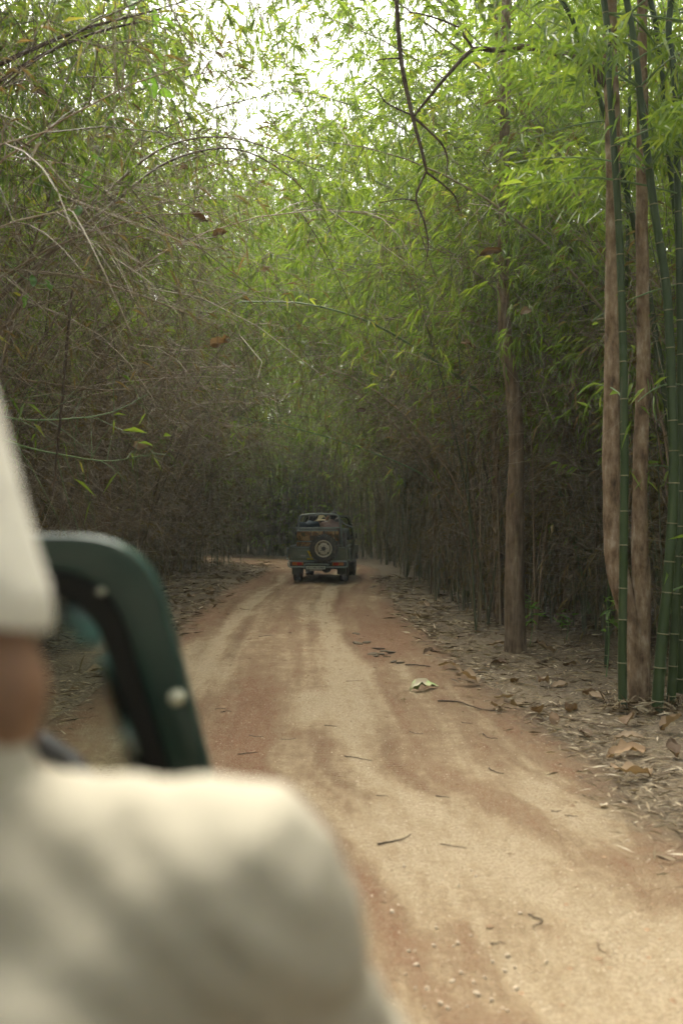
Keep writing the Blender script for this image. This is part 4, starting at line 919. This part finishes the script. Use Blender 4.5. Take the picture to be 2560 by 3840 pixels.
def wheel(parent, x, y, z, name, rimmat, R_=.335, w=.19, face=1, axis='x'):
    e = bpy.data.objects.new(name, None); link(e); e.parent = parent; e.location = (x, y, z)
    h = w / 2
    MB().lathe([(R_ * .60, -h * .8), (R_ * .72, -h), (R_ * .90, -h), (R_ * .97, -h * .85), (R_, -h * .5), (R_, h * .5), (R_ * .97, h * .85), (R_ * .90, h), (R_ * .72, h), (R_ * .60, h * .8)], (0, 0, 0), axis, 36).build('tyre', M['rubber'], e)
    tr_ = MB()
    for k in range(30):                                       # tread blocks
        a = k / 30 * 6.283
        for s in (-1, 1):
            cs = (math.cos(a + s * .05) * R_, math.sin(a + s * .05) * R_)
            c_ = (s * h * .62, cs[0], cs[1]) if axis == 'x' else (cs[1], s * h * .62, cs[0])
            if axis == 'x': tr_.box(c_, (h * .62, .030, .036), rx=a + math.pi / 2)
            else: tr_.box(c_, (.036, h * .62, .030), ry=a)
    tr_.build('tread', M['rubber'], e)['kind'] = 'stuff'
    f = face
    MB().lathe([(R_ * .62, -f * h * .8), (R_ * .64, f * h * .82), (R_ * .60, f * h * .95), (R_ * .555, f * h * .86), (R_ * .53, f * h * .35), (R_ * .44, f * h * .22), (R_ * .36, f * h * .52), (R_ * .26, f * h * .60), (R_ * .17, f * h * .55), (R_ * .16, f * h * .30), (0.001, f * h * .28)], (0, 0, 0), axis, 32).build('rim', rimmat, e)
    hb_ = MB()
    for k in range(5):
        a = k / 5 * 6.283 + .3; q = (math.cos(a) * R_ * .23, math.sin(a) * R_ * .23)
        c_ = (f * h * .62, q[0], q[1]) if axis == 'x' else (q[1], f * h * .62, q[0])
        hb_.box(c_, (.018, .018, .018))
    for k in range(4):  # black blocks stand in for the dark holes of the rim
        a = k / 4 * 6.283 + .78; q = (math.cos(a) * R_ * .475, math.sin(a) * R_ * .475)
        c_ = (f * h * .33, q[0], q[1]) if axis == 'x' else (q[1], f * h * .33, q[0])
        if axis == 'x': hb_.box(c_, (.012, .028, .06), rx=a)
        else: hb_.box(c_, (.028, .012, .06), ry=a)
    hb_.build('nuts_and_dark_slots', M['black'], e)
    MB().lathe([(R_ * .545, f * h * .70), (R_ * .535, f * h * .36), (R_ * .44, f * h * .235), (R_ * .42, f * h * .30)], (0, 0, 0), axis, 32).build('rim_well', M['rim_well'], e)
    MB().lathe([(R_ * .165, f * h * .58), (R_ * .14, f * h * .66), (.001, f * h * .66)], (0, 0, 0), axis, 16).build('hub', M['black'], e)
    return e
def round_trap(hw0, z0, hw1, z1, r, n=6):
    """rounded trapezium outline (x, z), counter-clockwise from bottom right"""
    C = [(hw0, z0), (hw1, z1), (-hw1, z1), (-hw0, z0)]; out = []
    for i in range(4):
        p = np.array(C[i]); a = nrm(np.array(C[i - 1]) - p); b_ = nrm(np.array(C[(i + 1) % 4]) - p)
        ra = r if i in (1, 2) else r * .5
        for k in range(n + 1):
            u = k / n; q0 = p + a * ra; q1 = p + b_ * ra
            out.append((1 - u) ** 2 * q0 + 2 * u * (1 - u) * p + u * u * q1)
    return np.array(out)
def ring_mesh(outer, inner, y0, y1, lean):
    """frame between two outlines of equal length, leaning back with height"""
    n = len(outer)
    def put(o, y): return np.stack([o[:, 0], y - lean * (o[:, 1] - 1.05), o[:, 1]], 1)
    V = np.concatenate([put(outer, y0), put(outer, y1), put(inner, y1), put(inner, y0)]); i = np.arange(n); j = np.roll(i, -1)
    Q = np.concatenate([np.stack([i + k * n, j + k * n, j + ((k + 1) % 4) * n, i + ((k + 1) % 4) * n], 1) for k in range(4)])
    mb = MB(); mb.add(V, Q); return mb
def safari_jeep(loc, rz, label, body, rails, group, ahead):
    e = empty('safari_jeep', loc, rz); tag(e, label, 'jeep', group)
    B = M[body]; RL = M[rails]
    # tub
    MB().box((0, .42, .44), (1.34, 2.06, .06)).build('floor', M['black'], e, .006)
    for s in (-1, 1):
        mb = MB().prism([(-.60, .50), (-.36, .50), (-.30, .66), (-.16, .74), (.16, .74), (.30, .66), (.36, .50), (.62, .42), (1.55, .42), (1.55, .98), (1.30, .98), (1.18, .84), (-.60, .84)], 'x', s * .665, s * .705)
        sp = mb.build('side_panel', B, e, .006)
        MB().tube([(s * .71, y_, .50 + .245 * math.sqrt(max(0, 1 - (y_ / .40) ** 2))) for y_ in np.linspace(-.40, .40, 13)], .02, 6).build('wheel_arch', M['black'], e)
        MB().tube([(s * .69, -.60, .855), (s * .69, 1.16, .855)], .016, 8).build('side_rail', RL, e)
        MB().tube([(s * .73, -.56, .80), (s * .775, -.50, .80), (s * .785, -.42, .78), (s * .785, -.42, .56), (s * .775, -.50, .53), (s * .73, -.56, .53)], .018, 8).build('corner_guard', RL, e)
        MB().box((s * .55, -.48, .27), (.22, .012, .20), rx=-.08).build('mud_flap', M['black'], e, .003)
    tg = MB().box((0, -.615, .665), (1.30, .04, .35)).build('tailgate', B, e, .012)
    MB().box((0, -.640, .825), (1.26, .02, .018)).box((-.28, -.638, .76), (.42, .008, .012)).box((-.28, -.638, .585), (.42, .008, .010)).build('ribs', RL, tg, .002)
    MB().box((-.365, -.640, .625), (.13, .008, .04)).build('badge', M['badge'], tg, .004)
    stk = MB().prism([(-.275, .745), (-.155, .745), (-.075, .60), (-.19, .585)], 'y', -.637, -.642).prism([(-.275, .565), (-.07, .575), (-.07, .538), (-.275, .528)], 'y', -.637, -.6425).build('sticker', M['yellow'], tg, smooth=False)
    ik = MB()
    for zz, x0, x1 in [(.715, -.245, -.17), (.685, -.235, -.155), (.655, -.22, -.135), (.625, -.20, -.11), (.552, -.25, -.10)]:
        k = x0
        while k < x1: ik.box((k, -.6445, zz), (.014, .002, .016)); k += .024
    ik.build('print', M['sticker_ink'], stk, smooth=False)
    # bumper, lights, plate
    bp = MB().box((0, -.70, .415), (1.36, .06, .13)).build('rear_bumper', M['black'], e, .012)
    for s in (-1, 1):
        MB().tube([(s * .16, -.755, .36), (s * .66, -.755, .355), (s * .71, -.745, .385), (s * .715, -.735, .45), (s * .70, -.72, .495), (s * .1, -.735, .49)], .020, 8).build('bumper_tube', RL, e)
        tl = MB().box((s * .485, -.735, .435), (.27, .03, .075)).build('tail_light', M['lens_amber'], e, .006)
        MB().box((s * .44, -.752, .435), (.12, .012, .065)).build('red_lens', M['lens_red'], tl, .003)
    MB().tube([(-.33, -.76, .41), (-.28, -.775, .425), (.22, -.775, .425), (.27, -.76, .41)], .022, 8).build('step_bar', RL, e)
    pl = MB().box((-.045, -.785, .345), (.46, .008, .075)).build('number_plate', M['plate'], e, .003)
    ik = MB()
    for i, wd in enumerate([.5, .6, .5, .3, .7, .8, .6, .3, .7, .7, .8, .9]): ik.box((-.235 + i * .034, -.7905, .345), (.026 * wd, .002, .042), ry=.25 * (i % 2))
    ik.build('plate_marks', M['plate_ink'], pl, smooth=False)
    MB().box((-.045, -.77, .285), (.30, .008, .04)).build('plate_lower', M['badge'], e, .003)
    # axle, springs
    ax = MB().tube([(-.56, 0, .31), (.56, 0, .31)], .045, 10).build('rear_axle', M['black'], e)
    MB().lathe([(.001, -.12), (.08, -.10), (.125, 0), (.08, .10), (.001, .12)], (.13, 0, .30), 'y', 14).build('differential', M['black'], ax)
    MB().tube([(-.53, 2.375, .31), (.53, 2.375, .31)], .045, 10).build('front_axle', M['black'], e)
    MB().box((0, .95, .37), (.8, 3.3, .08)).build('chassis', M['black'], e, .01)
    # wheels
    for y_ in (0, 2.375):
        for s in (-1, 1): wheel(e, s * .575, y_, .335, 'wheel', M['rim_dark'], face=s)
    spx = wheel(e, .145, -.745, .80, 'spare_wheel', M['rim'], .330, .18, -1, 'y')
    # roll hoop, rails, canvas back
    MB().tube(smooth_path(np.array([(-.545, -.40, .85), (-.53, -.38, 1.20), (-.505, -.35, 1.50), (-.46, -.34, 1.585), (-.36, -.335, 1.61), (0, -.33, 1.635), (.36, -.335, 1.615), (.44, -.34, 1.59), (.485, -.35, 1.50), (.53, -.38, 1.20), (.545, -.40, .85)], float), 40), .026, 8).build('roll_hoop', RL, e)
    for s in (-1, 1): MB().tube([(s * .50, -.35, 1.48), (s * .60, .25, 1.36), (s * .66, 1.25, 1.30)], .017, 8).build('brace_tube', RL, e)
    MB().tube([(-.58, -.52, 1.295), (.50, -.52, 1.300)], .016, 8).tube([(-.54, -.54, 1.265), (.42, -.54, 1.268)], .011, 8).build('grab_rail', RL, e)
    cv = MB().box((-.03, -.53, 1.10), (1.03, .05, .235)).build('canvas_back', M['camo'], e, .03)
    for x_ in (-.54, -.19, .13, .40): MB().tube([(x_, -.565, .98), (x_, -.565, 1.225)], .009, 6).build('upright', M['black'], cv)
    MB().tube([(-.54, -.565, 1.228), (.46, -.565, 1.228)], .013, 8).build('top_tube', RL, cv)
    cv2 = MB().box((-.09, -.53, .905), (.90, .05, .11)).build('canvas_lower', M['camo'], e, .025)
    MB().tube([(-.54, -.565, .965), (.46, -.565, .965)], .012, 8).build('lower_tube', RL, cv2)
    # seats
    MB().box((0, -.28, .80), (1.10, .42, .14)).build('rear_bench', M['leather'], e, .04)
    for s in (-1, 1):
        stt = MB().box((s * .35, .72, .66), (.46, .46, .14)).build('front_seat', M['leather'], e, .04)
        MB().box((s * .35, .50, .92), (.46, .10, .50), rx=-.18).build('seat_back', M['leather'], stt, .04)
    # bonnet, front wings, nose
    MB().prism([(1.55, .60), (3.00, .56), (3.02, .80), (1.55, .985)], 'x', -.50, .50).build('bonnet', B, e, .02)
    for s in (-1, 1):
        MB().prism([(1.55, .62), (1.72, .82), (2.1, .82), (2.65, .79), (2.98, .74), (2.98, .56), (2.80, .56), (2.72, .66), (2.55, .74), (2.2, .74), (2.03, .66), (1.95, .56), (1.55, .42)], 'x', s * .505, s * .705).build('front_wing', B, e, .012)
        hl_ = MB().lathe([(.001, .05), (.075, .045), (.09, .02), (.095, 0)], (s * .56, 2.985, .66), 'y', 18).build('headlight', M['lens_clear'], e)
        MB().box((s * .745, 1.62, 1.06), (.03, .10, .12)).tube([(s * .69, 1.55, .98), (s * .745, 1.6, 1.02)], .008, 6).build('door_mirror', M['black'], e, .008)
        MB().tube([(s * .72, .66, .44), (s * .75, 1.5, .40), (s * .72, 1.6, .44)], .02, 6).build('side_step', M['black'], e)
    gr_ = MB().box((0, 3.01, .68), (.98, .03, .20)).build('grille', M['black'], e, .006)
    for k in range(9): MB().box((-.32 + k * .08, 3.03, .68), (.03, .02, .16)).build('slat', B, gr_)
    MB().box((0, 3.10, .46), (1.36, .10, .12)).build('front_bumper', M['black'], e, .015)
    # windscreen: painted frame, rubber seal, glass, knobs
    lean = .16
    o1 = round_trap(.735, 1.00, .590, 1.615, .095); o2 = round_trap(.676, 1.055, .540, 1.568, .085); o3 = round_trap(.645, 1.08, .512, 1.541, .08)
    wf = ring_mesh(o1, o2, 1.485, 1.530, lean).build('windscreen_frame', B, e, .007)
    ring_mesh(o2 + 0.0, o3, 1.478, 1.520, lean).build('seal', M['gasket'], wf, .006)
    g = ring_mesh(o3, o3 * np.array([.001, .001]) + np.array([0, 1.30]), 1.500, 1.504, lean); g.build('glass', M['glass'], wf, smooth=False)
    def yw(z): return 1.478 - lean * (z - 1.05)
    for (x_, z_, r_) in ((.628, 1.395, .0095), (-.628, 1.395, .0095), (.532, 1.540, .0045)):
        MB().lathe([(.001, -.018), (r_ * .7, -.015), (r_, -.006), (r_ * 1.25, .0), (r_ * 1.25, .01)], (x_, yw(z_), z_), 'y', 14).build('knob', M['olive_rubber'], wf)
    MB().box((0, 1.42, 1.02), (1.30, .16, .10)).build('dashboard', M['black'], e, .03)
    sw = MB().tube([(.40 + .185 * math.cos(a), 1.24 + .185 * math.sin(a) * .42, 1.21 + .185 * math.sin(a) * .9) for a in np.linspace(0, 6.283, 29)[:-1]], .015, 8, closed=True).build('steering_wheel', M['black'], e)
    MB().tube([(.40, 1.24, 1.21), (.40, 1.42, 1.06)], .02, 8).tube([(.22, 1.24, 1.21), (.58, 1.24, 1.21)], .012, 6).tube([(.40, 1.24, 1.21), (.40, 1.165, 1.05)], .012, 6).build('column', M['black'], sw)
    MB().tube([(-.40, 1.30, 1.44), (.40, 1.30, 1.44)], .016, 8).build('cross_rail', M['rail_blue'], e) if ahead else None
    return e
jz = road_z(-.53, 23.9)
JEEP_A = (-.50, 24.65, jz + .01); JEEP_YAW = R(-5.2)
safari_jeep(JEEP_A, JEEP_YAW, 'dusty olive open safari jeep with rear spare wheel driving away down the road', 'body_olive', 'rail', None, True)
safari_jeep((-.850, -.08, .01), 0.0, 'bottle green open jeep with black-edged windscreen frame, driver in front', 'body_green', 'body_green', None, False)
# ------------------------------------------------------------------ people: one continuous body each, clothes as children
def surf(prims, vox, k=.03, wob=0.0, seed=0):
    """smooth union of tapered capsules and ellipsoids, meshed with surface nets"""
    lo = np.min([np.minimum(p[0], p[1]) - max(p[2], p[3]) for p in prims], 0) - .06; hi = np.max([np.maximum(p[0], p[1]) + max(p[2], p[3]) for p in prims], 0) + .06
    n = np.ceil((hi - lo) / vox).astype(int) + 1
    ax = [lo[i] + vox * np.arange(n[i]) for i in range(3)]
    G = np.full(n, 1.0, np.float32)
    for p in prims:
        a, b_, ra, rb = np.array(p[0], float), np.array(p[1], float), p[2], p[3]; kk = p[4] if len(p) > 4 else k
        m_ = max(ra, rb) + .09
        l = np.minimum(a, b_) - m_; h_ = np.maximum(a, b_) + m_
        i0 = np.clip(((l - lo) / vox).astype(int), 0, n); i1 = np.clip(((h_ - lo) / vox).astype(int) + 2, 0, n)
        X, Y, Z = np.meshgrid(ax[0][i0[0]:i1[0]], ax[1][i0[1]:i1[1]], ax[2][i0[2]:i1[2]], indexing='ij')
        P = np.stack([X, Y, Z], -1) - a; d = b_ - a; dd = float(d @ d)
        tt = np.clip((P @ d) / dd, 0, 1) if dd > 1e-9 else np.zeros(X.shape)
        D = np.linalg.norm(P - tt[..., None] * d, axis=-1) - (ra + (rb - ra) * tt)
        S = (slice(i0[0], i1[0]), slice(i0[1], i1[1]), slice(i0[2], i1[2])); g = G[S]
        h = np.clip(.5 + .5 * (g - D) / kk, 0, 1); G[S] = g * (1 - h) + D * h - kk * h * (1 - h)
    if wob:
        X, Y, Z = np.meshgrid(*ax, indexing='ij')
        ph = X * 36 + Z * 58 + 1.6 * np.sin(X * 17 + Y * 9 + seed) + 1.2 * np.sin(Z * 13 + seed); ph2 = Z * 72 - X * 50 + 1.8 * np.sin(X * 14 + Z * 9 + 2 * seed)
        s1 = .9 * (1 - 2 * np.abs(np.sin(ph)) ** .7) * (.5 + .5 * np.sin(X * 9 + Z * 12 + Y * 5 + seed)) + .7 * (1 - 2 * np.abs(np.sin(ph2 * .7)) ** .7) * (.5 - .5 * np.sin(X * 9 + Z * 12 + Y * 5 + seed))
        s1 = s1 + .3 * np.sin(X * 19 + Z * 33 + 2.5 * np.sin(X * 13 + Y * 9 + seed)) * np.sin(Z * 15 - X * 12 + 2 * np.sin(X * 11 + seed)) + .35 * np.sin(X * 47 - Z * 38 + 2 * np.sin(Y * 25))
        G = G + wob * s1
    neg = G < 0
    c = np.array([[i, j, k_] for i in (0, 1) for j in (0, 1) for k_ in (0, 1)])
    cells = np.array(n) - 1
    def corner(A, q): return A[q[0]:q[0] + cells[0], q[1]:q[1] + cells[1], q[2]:q[2] + cells[2]]
    cnt = sum(corner(neg, q).astype(np.int8) for q in c); act = (cnt > 0) & (cnt < 8)
    I = np.argwhere(act); acc = np.zeros((len(I), 3)); w = np.zeros((len(I), 1))
    for e0 in range(8):
        for axn in range(3):
            if c[e0][axn]: continue
            q0 = I + c[e0]; q1 = q0.copy(); q1[:, axn] += 1
            g0 = G[tuple(q0.T)]; g1 = G[tuple(q1.T)]; on = (g0 < 0) != (g1 < 0)
            tt = np.where(on, g0 / np.where(on, g0 - g1, 1), 0); pt = q0.astype(float); pt[:, axn] += tt
            acc += pt * on[:, None]; w += on[:, None]
    V = lo + vox * acc / np.maximum(w, 1)
    idx = np.full(cells, -1, int); idx[tuple(I.T)] = np.arange(len(I))
    Fs = []
    for axn in range(3):
        b1, b2 = [(1, 2), (2, 0), (0, 1)][axn]
        sl0 = [slice(None)] * 3; sl1 = [slice(None)] * 3; sl0[axn] = slice(0, -1); sl1[axn] = slice(1, None)
        ch = np.argwhere(neg[tuple(sl0)] != neg[tuple(sl1)]); ch = ch[(ch[:, b1] > 0) & (ch[:, b2] > 0) & (ch[:, b1] < cells[b1]) & (ch[:, b2] < cells[b2])]
        def cell(d1, d2):
            q = ch.copy(); q[:, b1] -= d1; q[:, b2] -= d2; return idx[tuple(q.T)]
        Q = np.stack([cell(1, 1), cell(0, 1), cell(0, 0), cell(1, 0)], 1)
        flip = ~neg[tuple(ch.T)]; Q[flip] = Q[flip][:, ::-1]; Fs.append(Q)
    F = np.concatenate(Fs); F = F[(F >= 0).all(1)]
    return V, F
def A3(*v): return np.array(v, float)
M['skin'] = simple('brown_skin', (0.20, 0.095, 0.048), .5, scale=14, var=.1, spec=.35)
M['nape_shade'] = simple('nape_shade', (0.11, 0.055, 0.026), .7, scale=30, var=.3)  # brown with the shade under the driver's hat put into it
M['hair'] = simple('black_hair', (0.012, 0.010, 0.009), .5, scale=60)
def cloth(name, col, folds=16.0, var=.08):
    m, t, b = mat_new(name)
    n1 = noise(t, folds, 4, .5, dist=.5); n2 = noise(t, 4.0, 3)
    c = ramp(t, n2, [(.3, tuple(c_ * (1 - var) for c_ in col)), (.7, tuple(min(1, c_ * (1 + var)) for c_ in col))])
    t.links.new(c, b.inputs['Base Color']); b.inputs['Roughness'].default_value = .9; b.inputs['Specular IOR Level'].default_value = .15
    bump(t, b, n1, .35, .012); return m
def hand(wrist, dirv, nv, s=1.0):
    """palm and five fingers, slightly curled"""
    d = nrm(A3(*dirv)); nn = nrm(A3(*nv) - d * (A3(*nv) @ d)); sd = np.cross(d, nn); out = []
    w = A3(*wrist)
    for u in (-.024, 0, .024): out.append((w + sd * u * .7, w + d * .075 + sd * u, .018, .015, .015))
    for i, (u, L) in enumerate([(-.032, .060), (-.011, .075), (.011, .070), (.032, .052)]):
        b_ = w + d * .082 + sd * u; k1 = b_ + d * L * .5 * s; k2 = k1 + (d * .75 - nn * .65) * L * .5
        out += [(b_, k1, .0092, .0085, .005), (k1, k2, .0085, .007, .005)]
    tb = w + d * .025 - sd * .03; t1 = tb + nrm(d * .6 - sd * .8) * .04; out += [(tb, t1, .013, .0105, .01), (t1, t1 + nrm(d * .9 - sd * .25 - nn * .3) * .03, .0105, .008, .006)]
    return out
def person(label, J, shirt, trousers, hat=None, hat_style='bucket', hair=True, vox=.011, face=(0, 1, 0), sleeve=1.0, loose=1.0, wob=.004, group=None, origin=(0, 0, 0), rz=0.0):
    """J: joints in the figure's own frame. Body is one surface; shirt, trousers, hat and hair are children."""
    J = {k: A3(*v) for k, v in J.items()}
    f = nrm(A3(*face)); H = J['head']; upv = nrm(H - J['neck']); f = nrm(f - upv * (f @ upv)); rt = np.cross(f, upv)
    body = []
    pe, ch, nk = J['pelvis'], J['chest'], J['neck']; ax = nrm(J['shR'] - J['shL'])
    for s in (-1, 1):
        body += [(pe + ax * s * .07, ch + ax * s * .08, .10, .105), (J['shR' if s > 0 else 'shL'], ch, .045, .10)]
    body += [(ch, nk, .09, .055), (nk, H - upv * .06, .055, .052)]
    for s, q in ((1, 'R'), (-1, 'L')):
        body += [(J['sh' + q], J['el' + q], .048, .038), (J['el' + q], J['ha' + q], .036, .026)]
        hd = nrm(J['ha' + q] - J['el' + q]); body += hand(J['ha' + q], hd + A3(0, 0, -.15), np.cross(hd, ax) * s + A3(0, 0, .8))
        body += [(pe + ax * s * .09, J['kn' + q], .082, .056), (J['kn' + q], J['ft' + q], .052, .035), (J['ft' + q], J['ft' + q] + f * .17 - A3(0, 0, .03), .04, .03)]
    hd = [(H + upv * .03 - f * .012, H + upv * .045 + f * .01, .088, .086, .03), (H - upv * .035 + f * .035, H - upv * .065 + f * .05, .058, .04, .03),
          (H + f * .088 - upv * .002, H + f * .108 - upv * .028, .010, .015, .012), (H + f * .085 - upv * .062 - rt * .02, H + f * .085 - upv * .062 + rt * .02, .010, .010, .008)]
    for s in ((-1, 1) if hair != 'nape' else (-1,)): hd += [(H + rt * s * .082 - upv * .02, H + rt * s * .088 + upv * .018 - f * .01, .012, .016, .008)]
    V, F = surf(body + hd, vox, .028); me = mesh_np('person', V, F, M['skin'])
    o = obj('person', me, None, origin, (0, 0, rz)); tag(o, label, 'person', group)
    sh = []
    for s in (-1, 1):
        q = 'R' if s > 0 else 'L'
        sh += [(pe + ax * s * .07 - (ch - pe) * .12, ch + ax * s * .085, .125 * loose, .128 * loose), (J['sh' + q] - A3(0, 0, .012), ch, .072 * loose, .12 * loose)]
        e_ = J['el' + q]
        sh += [(J['sh' + q] - A3(0, 0, .01), e_, .071 * loose, .062 * loose)]
        if sleeve > 0: sh += [(e_, e_ + (J['ha' + q] - e_) * sleeve * .9, .060 * loose, .043)]
    for q in 'RL': sh += [(nk - A3(0, 0, .05), J['sh' + q] + A3(0, 0, .0), .07, .075)]
    sh += [(ch, nk - A3(0, 0, .015), .115, .075), (nk - A3(0, 0, .03) - f * .005, nk + upv * .012, .075, .070)]
    if hair == 'nape':                       # a soft turned-up collar
        for k_ in range(10):
            a_ = k_ / 10 * 6.283; c_ = nk + A3(math.cos(a_) * .075, math.sin(a_) * .07, .028); sh += [(c_, c_ + A3(0, 0, .014), .022, .018, .02)]
    V, F = surf(sh, vox * .95, .04, wob, 2); obj('shirt', mesh_np('shirt', V, F, shirt), o)
    tr_ = []
    for s, q in ((1, 'R'), (-1, 'L')):
        tr_ += [(pe + ax * s * .085, J['kn' + q], .112, .078), (J['kn' + q], J['ft' + q] + A3(0, 0, .06), .074, .06), (pe - ax * .06, pe + ax * .06, .125, .125)]
    V, F = surf(tr_, vox * 1.2, .035, .003, 5); obj('trousers', mesh_np('trousers', V, F, trousers), o)
    sho = []
    for q in ('R', 'L'): sho += [(J['ft' + q] - f * .03, J['ft' + q] + f * .18 - A3(0, 0, .03), .052, .042)]
    for q in (0, 1):
        V, F = surf(sho[q:q + 1], .012, .02); obj('shoe', mesh_np('shoe', V, F, M['leather']), o)
    if hair == 'nape':  # brown bulge standing in for shaded cloth and skin below the hat
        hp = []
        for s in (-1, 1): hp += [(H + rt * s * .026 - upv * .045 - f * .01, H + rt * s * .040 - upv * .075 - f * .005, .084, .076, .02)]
        V, F = surf(hp, vox, .03, .002, 3); obj('hair', mesh_np('hair', V, F, M['nape_shade']), o)
    elif hair:
        V, F = surf([(H + upv * .045 - f * .02, H + upv * .05 - f * .005, .095, .094, .02), (H - f * .035 + upv * .0, H - f * .03 - upv * .04, .085, .065, .02)], vox, .02, .002, 3); obj('hair', mesh_np('hair', V, F, M['hair']), o)
    if hat is not None:
        from mathutils import Matrix, Vector
        Mx = np.stack([rt, f, upv], 1)
        if hat_style == 'bucket': prof = [(.001, .145), (.05, .142), (.082, .125), (.100, .06), (.104, .035), (.112, .030), (.165, -.012), (.168, -.020), (.108, .022), (.098, .03), (.09, .06)]
        else: prof = [(.001, .245), (.035, .240), (.066, .224), (.088, .188), (.099, .120), (.108, .060), (.115, .015), (.121, -.015), (.122, -.038), (.118, -.050), (.112, -.045), (.106, .02), (.096, .06)]
        mb = MB().lathe(prof, (0, 0, 0), 'z', 32); Vh = np.concatenate(mb.V)
        Vh[:, :2] *= 1 + .012 * np.sin(np.arctan2(Vh[:, 1], Vh[:, 0]) * 7)[:, None]; Vh[:, 1] *= 1.06; Vh[:, 2] += .006 * np.sin(np.arctan2(Vh[:, 1], Vh[:, 0]) * 3)
        mb.V = [Vh @ Mx.T + H + upv * .015]; mb.build('hat', hat, o)
    return o
SEAT = dict(pelvis=(0, 0, 0), chest=(0, -.02, .36), neck=(0, .0, .53), head=(0, .03, .66), shR=(.19, -.01, .45), shL=(-.19, -.01, .45), elR=(.25, .08, .20), elL=(-.25, .08, .20), haR=(.16, .32, .14), haL=(-.16, .32, .14),
            knR=(.13, .44, .05), knL=(-.13, .44, .05), ftR=(.13, .46, -.34), ftL=(-.13, .46, -.34))
def seat(**kw): d = dict(SEAT); d.update(kw); return d
cream = cloth('cream_shirt_cloth', (0.262, 0.238, 0.183), 14, .05); khaki = cloth('khaki_cloth', (0.30, 0.25, 0.17)); navy = cloth('navy_jacket_cloth', (0.025, 0.038, 0.05)); mauve = cloth('mauve_shirt_cloth', (0.20, 0.135, 0.12)); orange = cloth('orange_scarf_cloth', (0.60, 0.24, 0.03)); grey = cloth('grey_green_cloth', (0.10, 0.12, 0.10)); dark = cloth('dark_trouser_cloth', (0.05, 0.05, 0.055)); straw = cloth('straw_hat_cloth', (0.42, 0.35, 0.22)); pale = cloth('pale_hat_cloth', (0.40, 0.378, 0.315), 20, .04)
# the driver in front of the camera: cream shirt, pale hat
person('person driving in a cream shirt and pale hat, right shoulder turned this way',
       dict(pelvis=(-.40, .62, .86), chest=(-.29, .69, 1.24), neck=(-.325, .725, 1.455), head=(-.347, .755, 1.580), shR=(-.082, .70, 1.378), shL=(-.51, .74, 1.385), elR=(.030, .79, 1.12), elL=(-.60, .86, 1.15), haR=(-.27, 1.07, 1.19), haL=(-.56, 1.08, 1.20),
            knR=(-.22, 1.08, .90), knL=(-.48, 1.10, .90), ftR=(-.24, 1.30, .58), ftL=(-.50, 1.32, .58)), cream, khaki, pale, 'cap', 'nape', .012, (-.12, 1, 0), 1.0, 1.10, .0045)
# passengers of the jeep ahead, in its own frame
from mathutils import Matrix, Vector
MJ = Matrix.Translation(Vector(JEEP_A)) @ Matrix.Rotation(JEEP_YAW, 4, 'Z')
def ride(x, y, z): return tuple(MJ @ Vector((x, y, z)))
person('person in a navy jacket hunched on the left of the jeep ahead', seat(chest=(-.03, .10, .34), neck=(.02, .20, .46), head=(.06, .27, .555), shR=(.18, .12, .42), shL=(-.20, .08, .40), elR=(.26, .26, .25), elL=(-.27, .20, .20)), navy, dark, None, origin=ride(-.30, -.22, .95), rz=JEEP_YAW, vox=.018, loose=1.12)
p2 = person('person in a straw bucket hat and orange scarf in the middle of the jeep ahead', seat(), khaki, dark, straw, 'bucket', True, .018, (-.8, .55, 0), origin=ride(-.02, .22, .78), rz=JEEP_YAW, sleeve=1)
V, F = surf([(A3(-.10, .02, .50), A3(.08, .02, .50), .055, .055), (A3(-.02, -.09, .50), A3(.03, -.10, .44), .05, .06), (A3(0, -.10, .44), A3(0, -.115, .34), .06, .05)], .013, .03, .003); obj('scarf', mesh_np('scarf', V, F, orange), p2)
p3 = person('person in a mauve shirt raising an arm on the right of the jeep ahead', seat(chest=(.02, -.03, .36), neck=(.02, .02, .54), head=(.05, .07, .655), shL=(-.17, .0, .46), elL=(-.19, .16, .36), haL=(-.12, .20, .58)), mauve, dark, None, origin=ride(.25, -.22, .90), rz=JEEP_YAW, vox=.018, sleeve=0, loose=1.08)
MB().lathe([(.029, -.014), (.037, -.010), (.037, .010), (.029, .014)], (0, 0, 0), 'z', 12).build('wristwatch', M['lens_clear'], p3, loc=(-.125, .198, .555))
person('person in grey-green clothes at the wheel of the jeep ahead', seat(elR=(.24, .20, .30), haR=(.12, .45, .46), elL=(-.24, .20, .30), haL=(-.12, .45, .46)), grey, dark, None, origin=ride(.36, .70, .74), rz=JEEP_YAW, vox=.019, loose=1.05)
# ------------------------------------------------------------------ damp air under the canopy
mb = MB().box((0, 30, 9.0), (120, 150, 22.4))
hz = mb.build('haze', None, smooth=False); hz.data.materials.clear()
m = bpy.data.materials.new('haze_air'); m.use_nodes = True; t = m.node_tree
t.nodes.remove(t.nodes['Principled BSDF'])
pv = t.nodes.new('ShaderNodeVolumePrincipled'); pv.inputs['Color'].default_value = (0.86, 0.95, 0.97, 1); pv.inputs['Density'].default_value = 0.0009; pv.inputs['Anisotropy'].default_value = 0.35
t.links.new(pv.outputs[0], t.nodes['Material Output'].inputs['Volume'])
hz.data.materials.append(m); tag(hz, 'thin damp haze filling the bamboo tunnel', kind='stuff')
hz.visible_shadow = True
cy.volume_bounces = 1; cy.volume_step_rate = 8.0; cy.volume_max_steps = 64
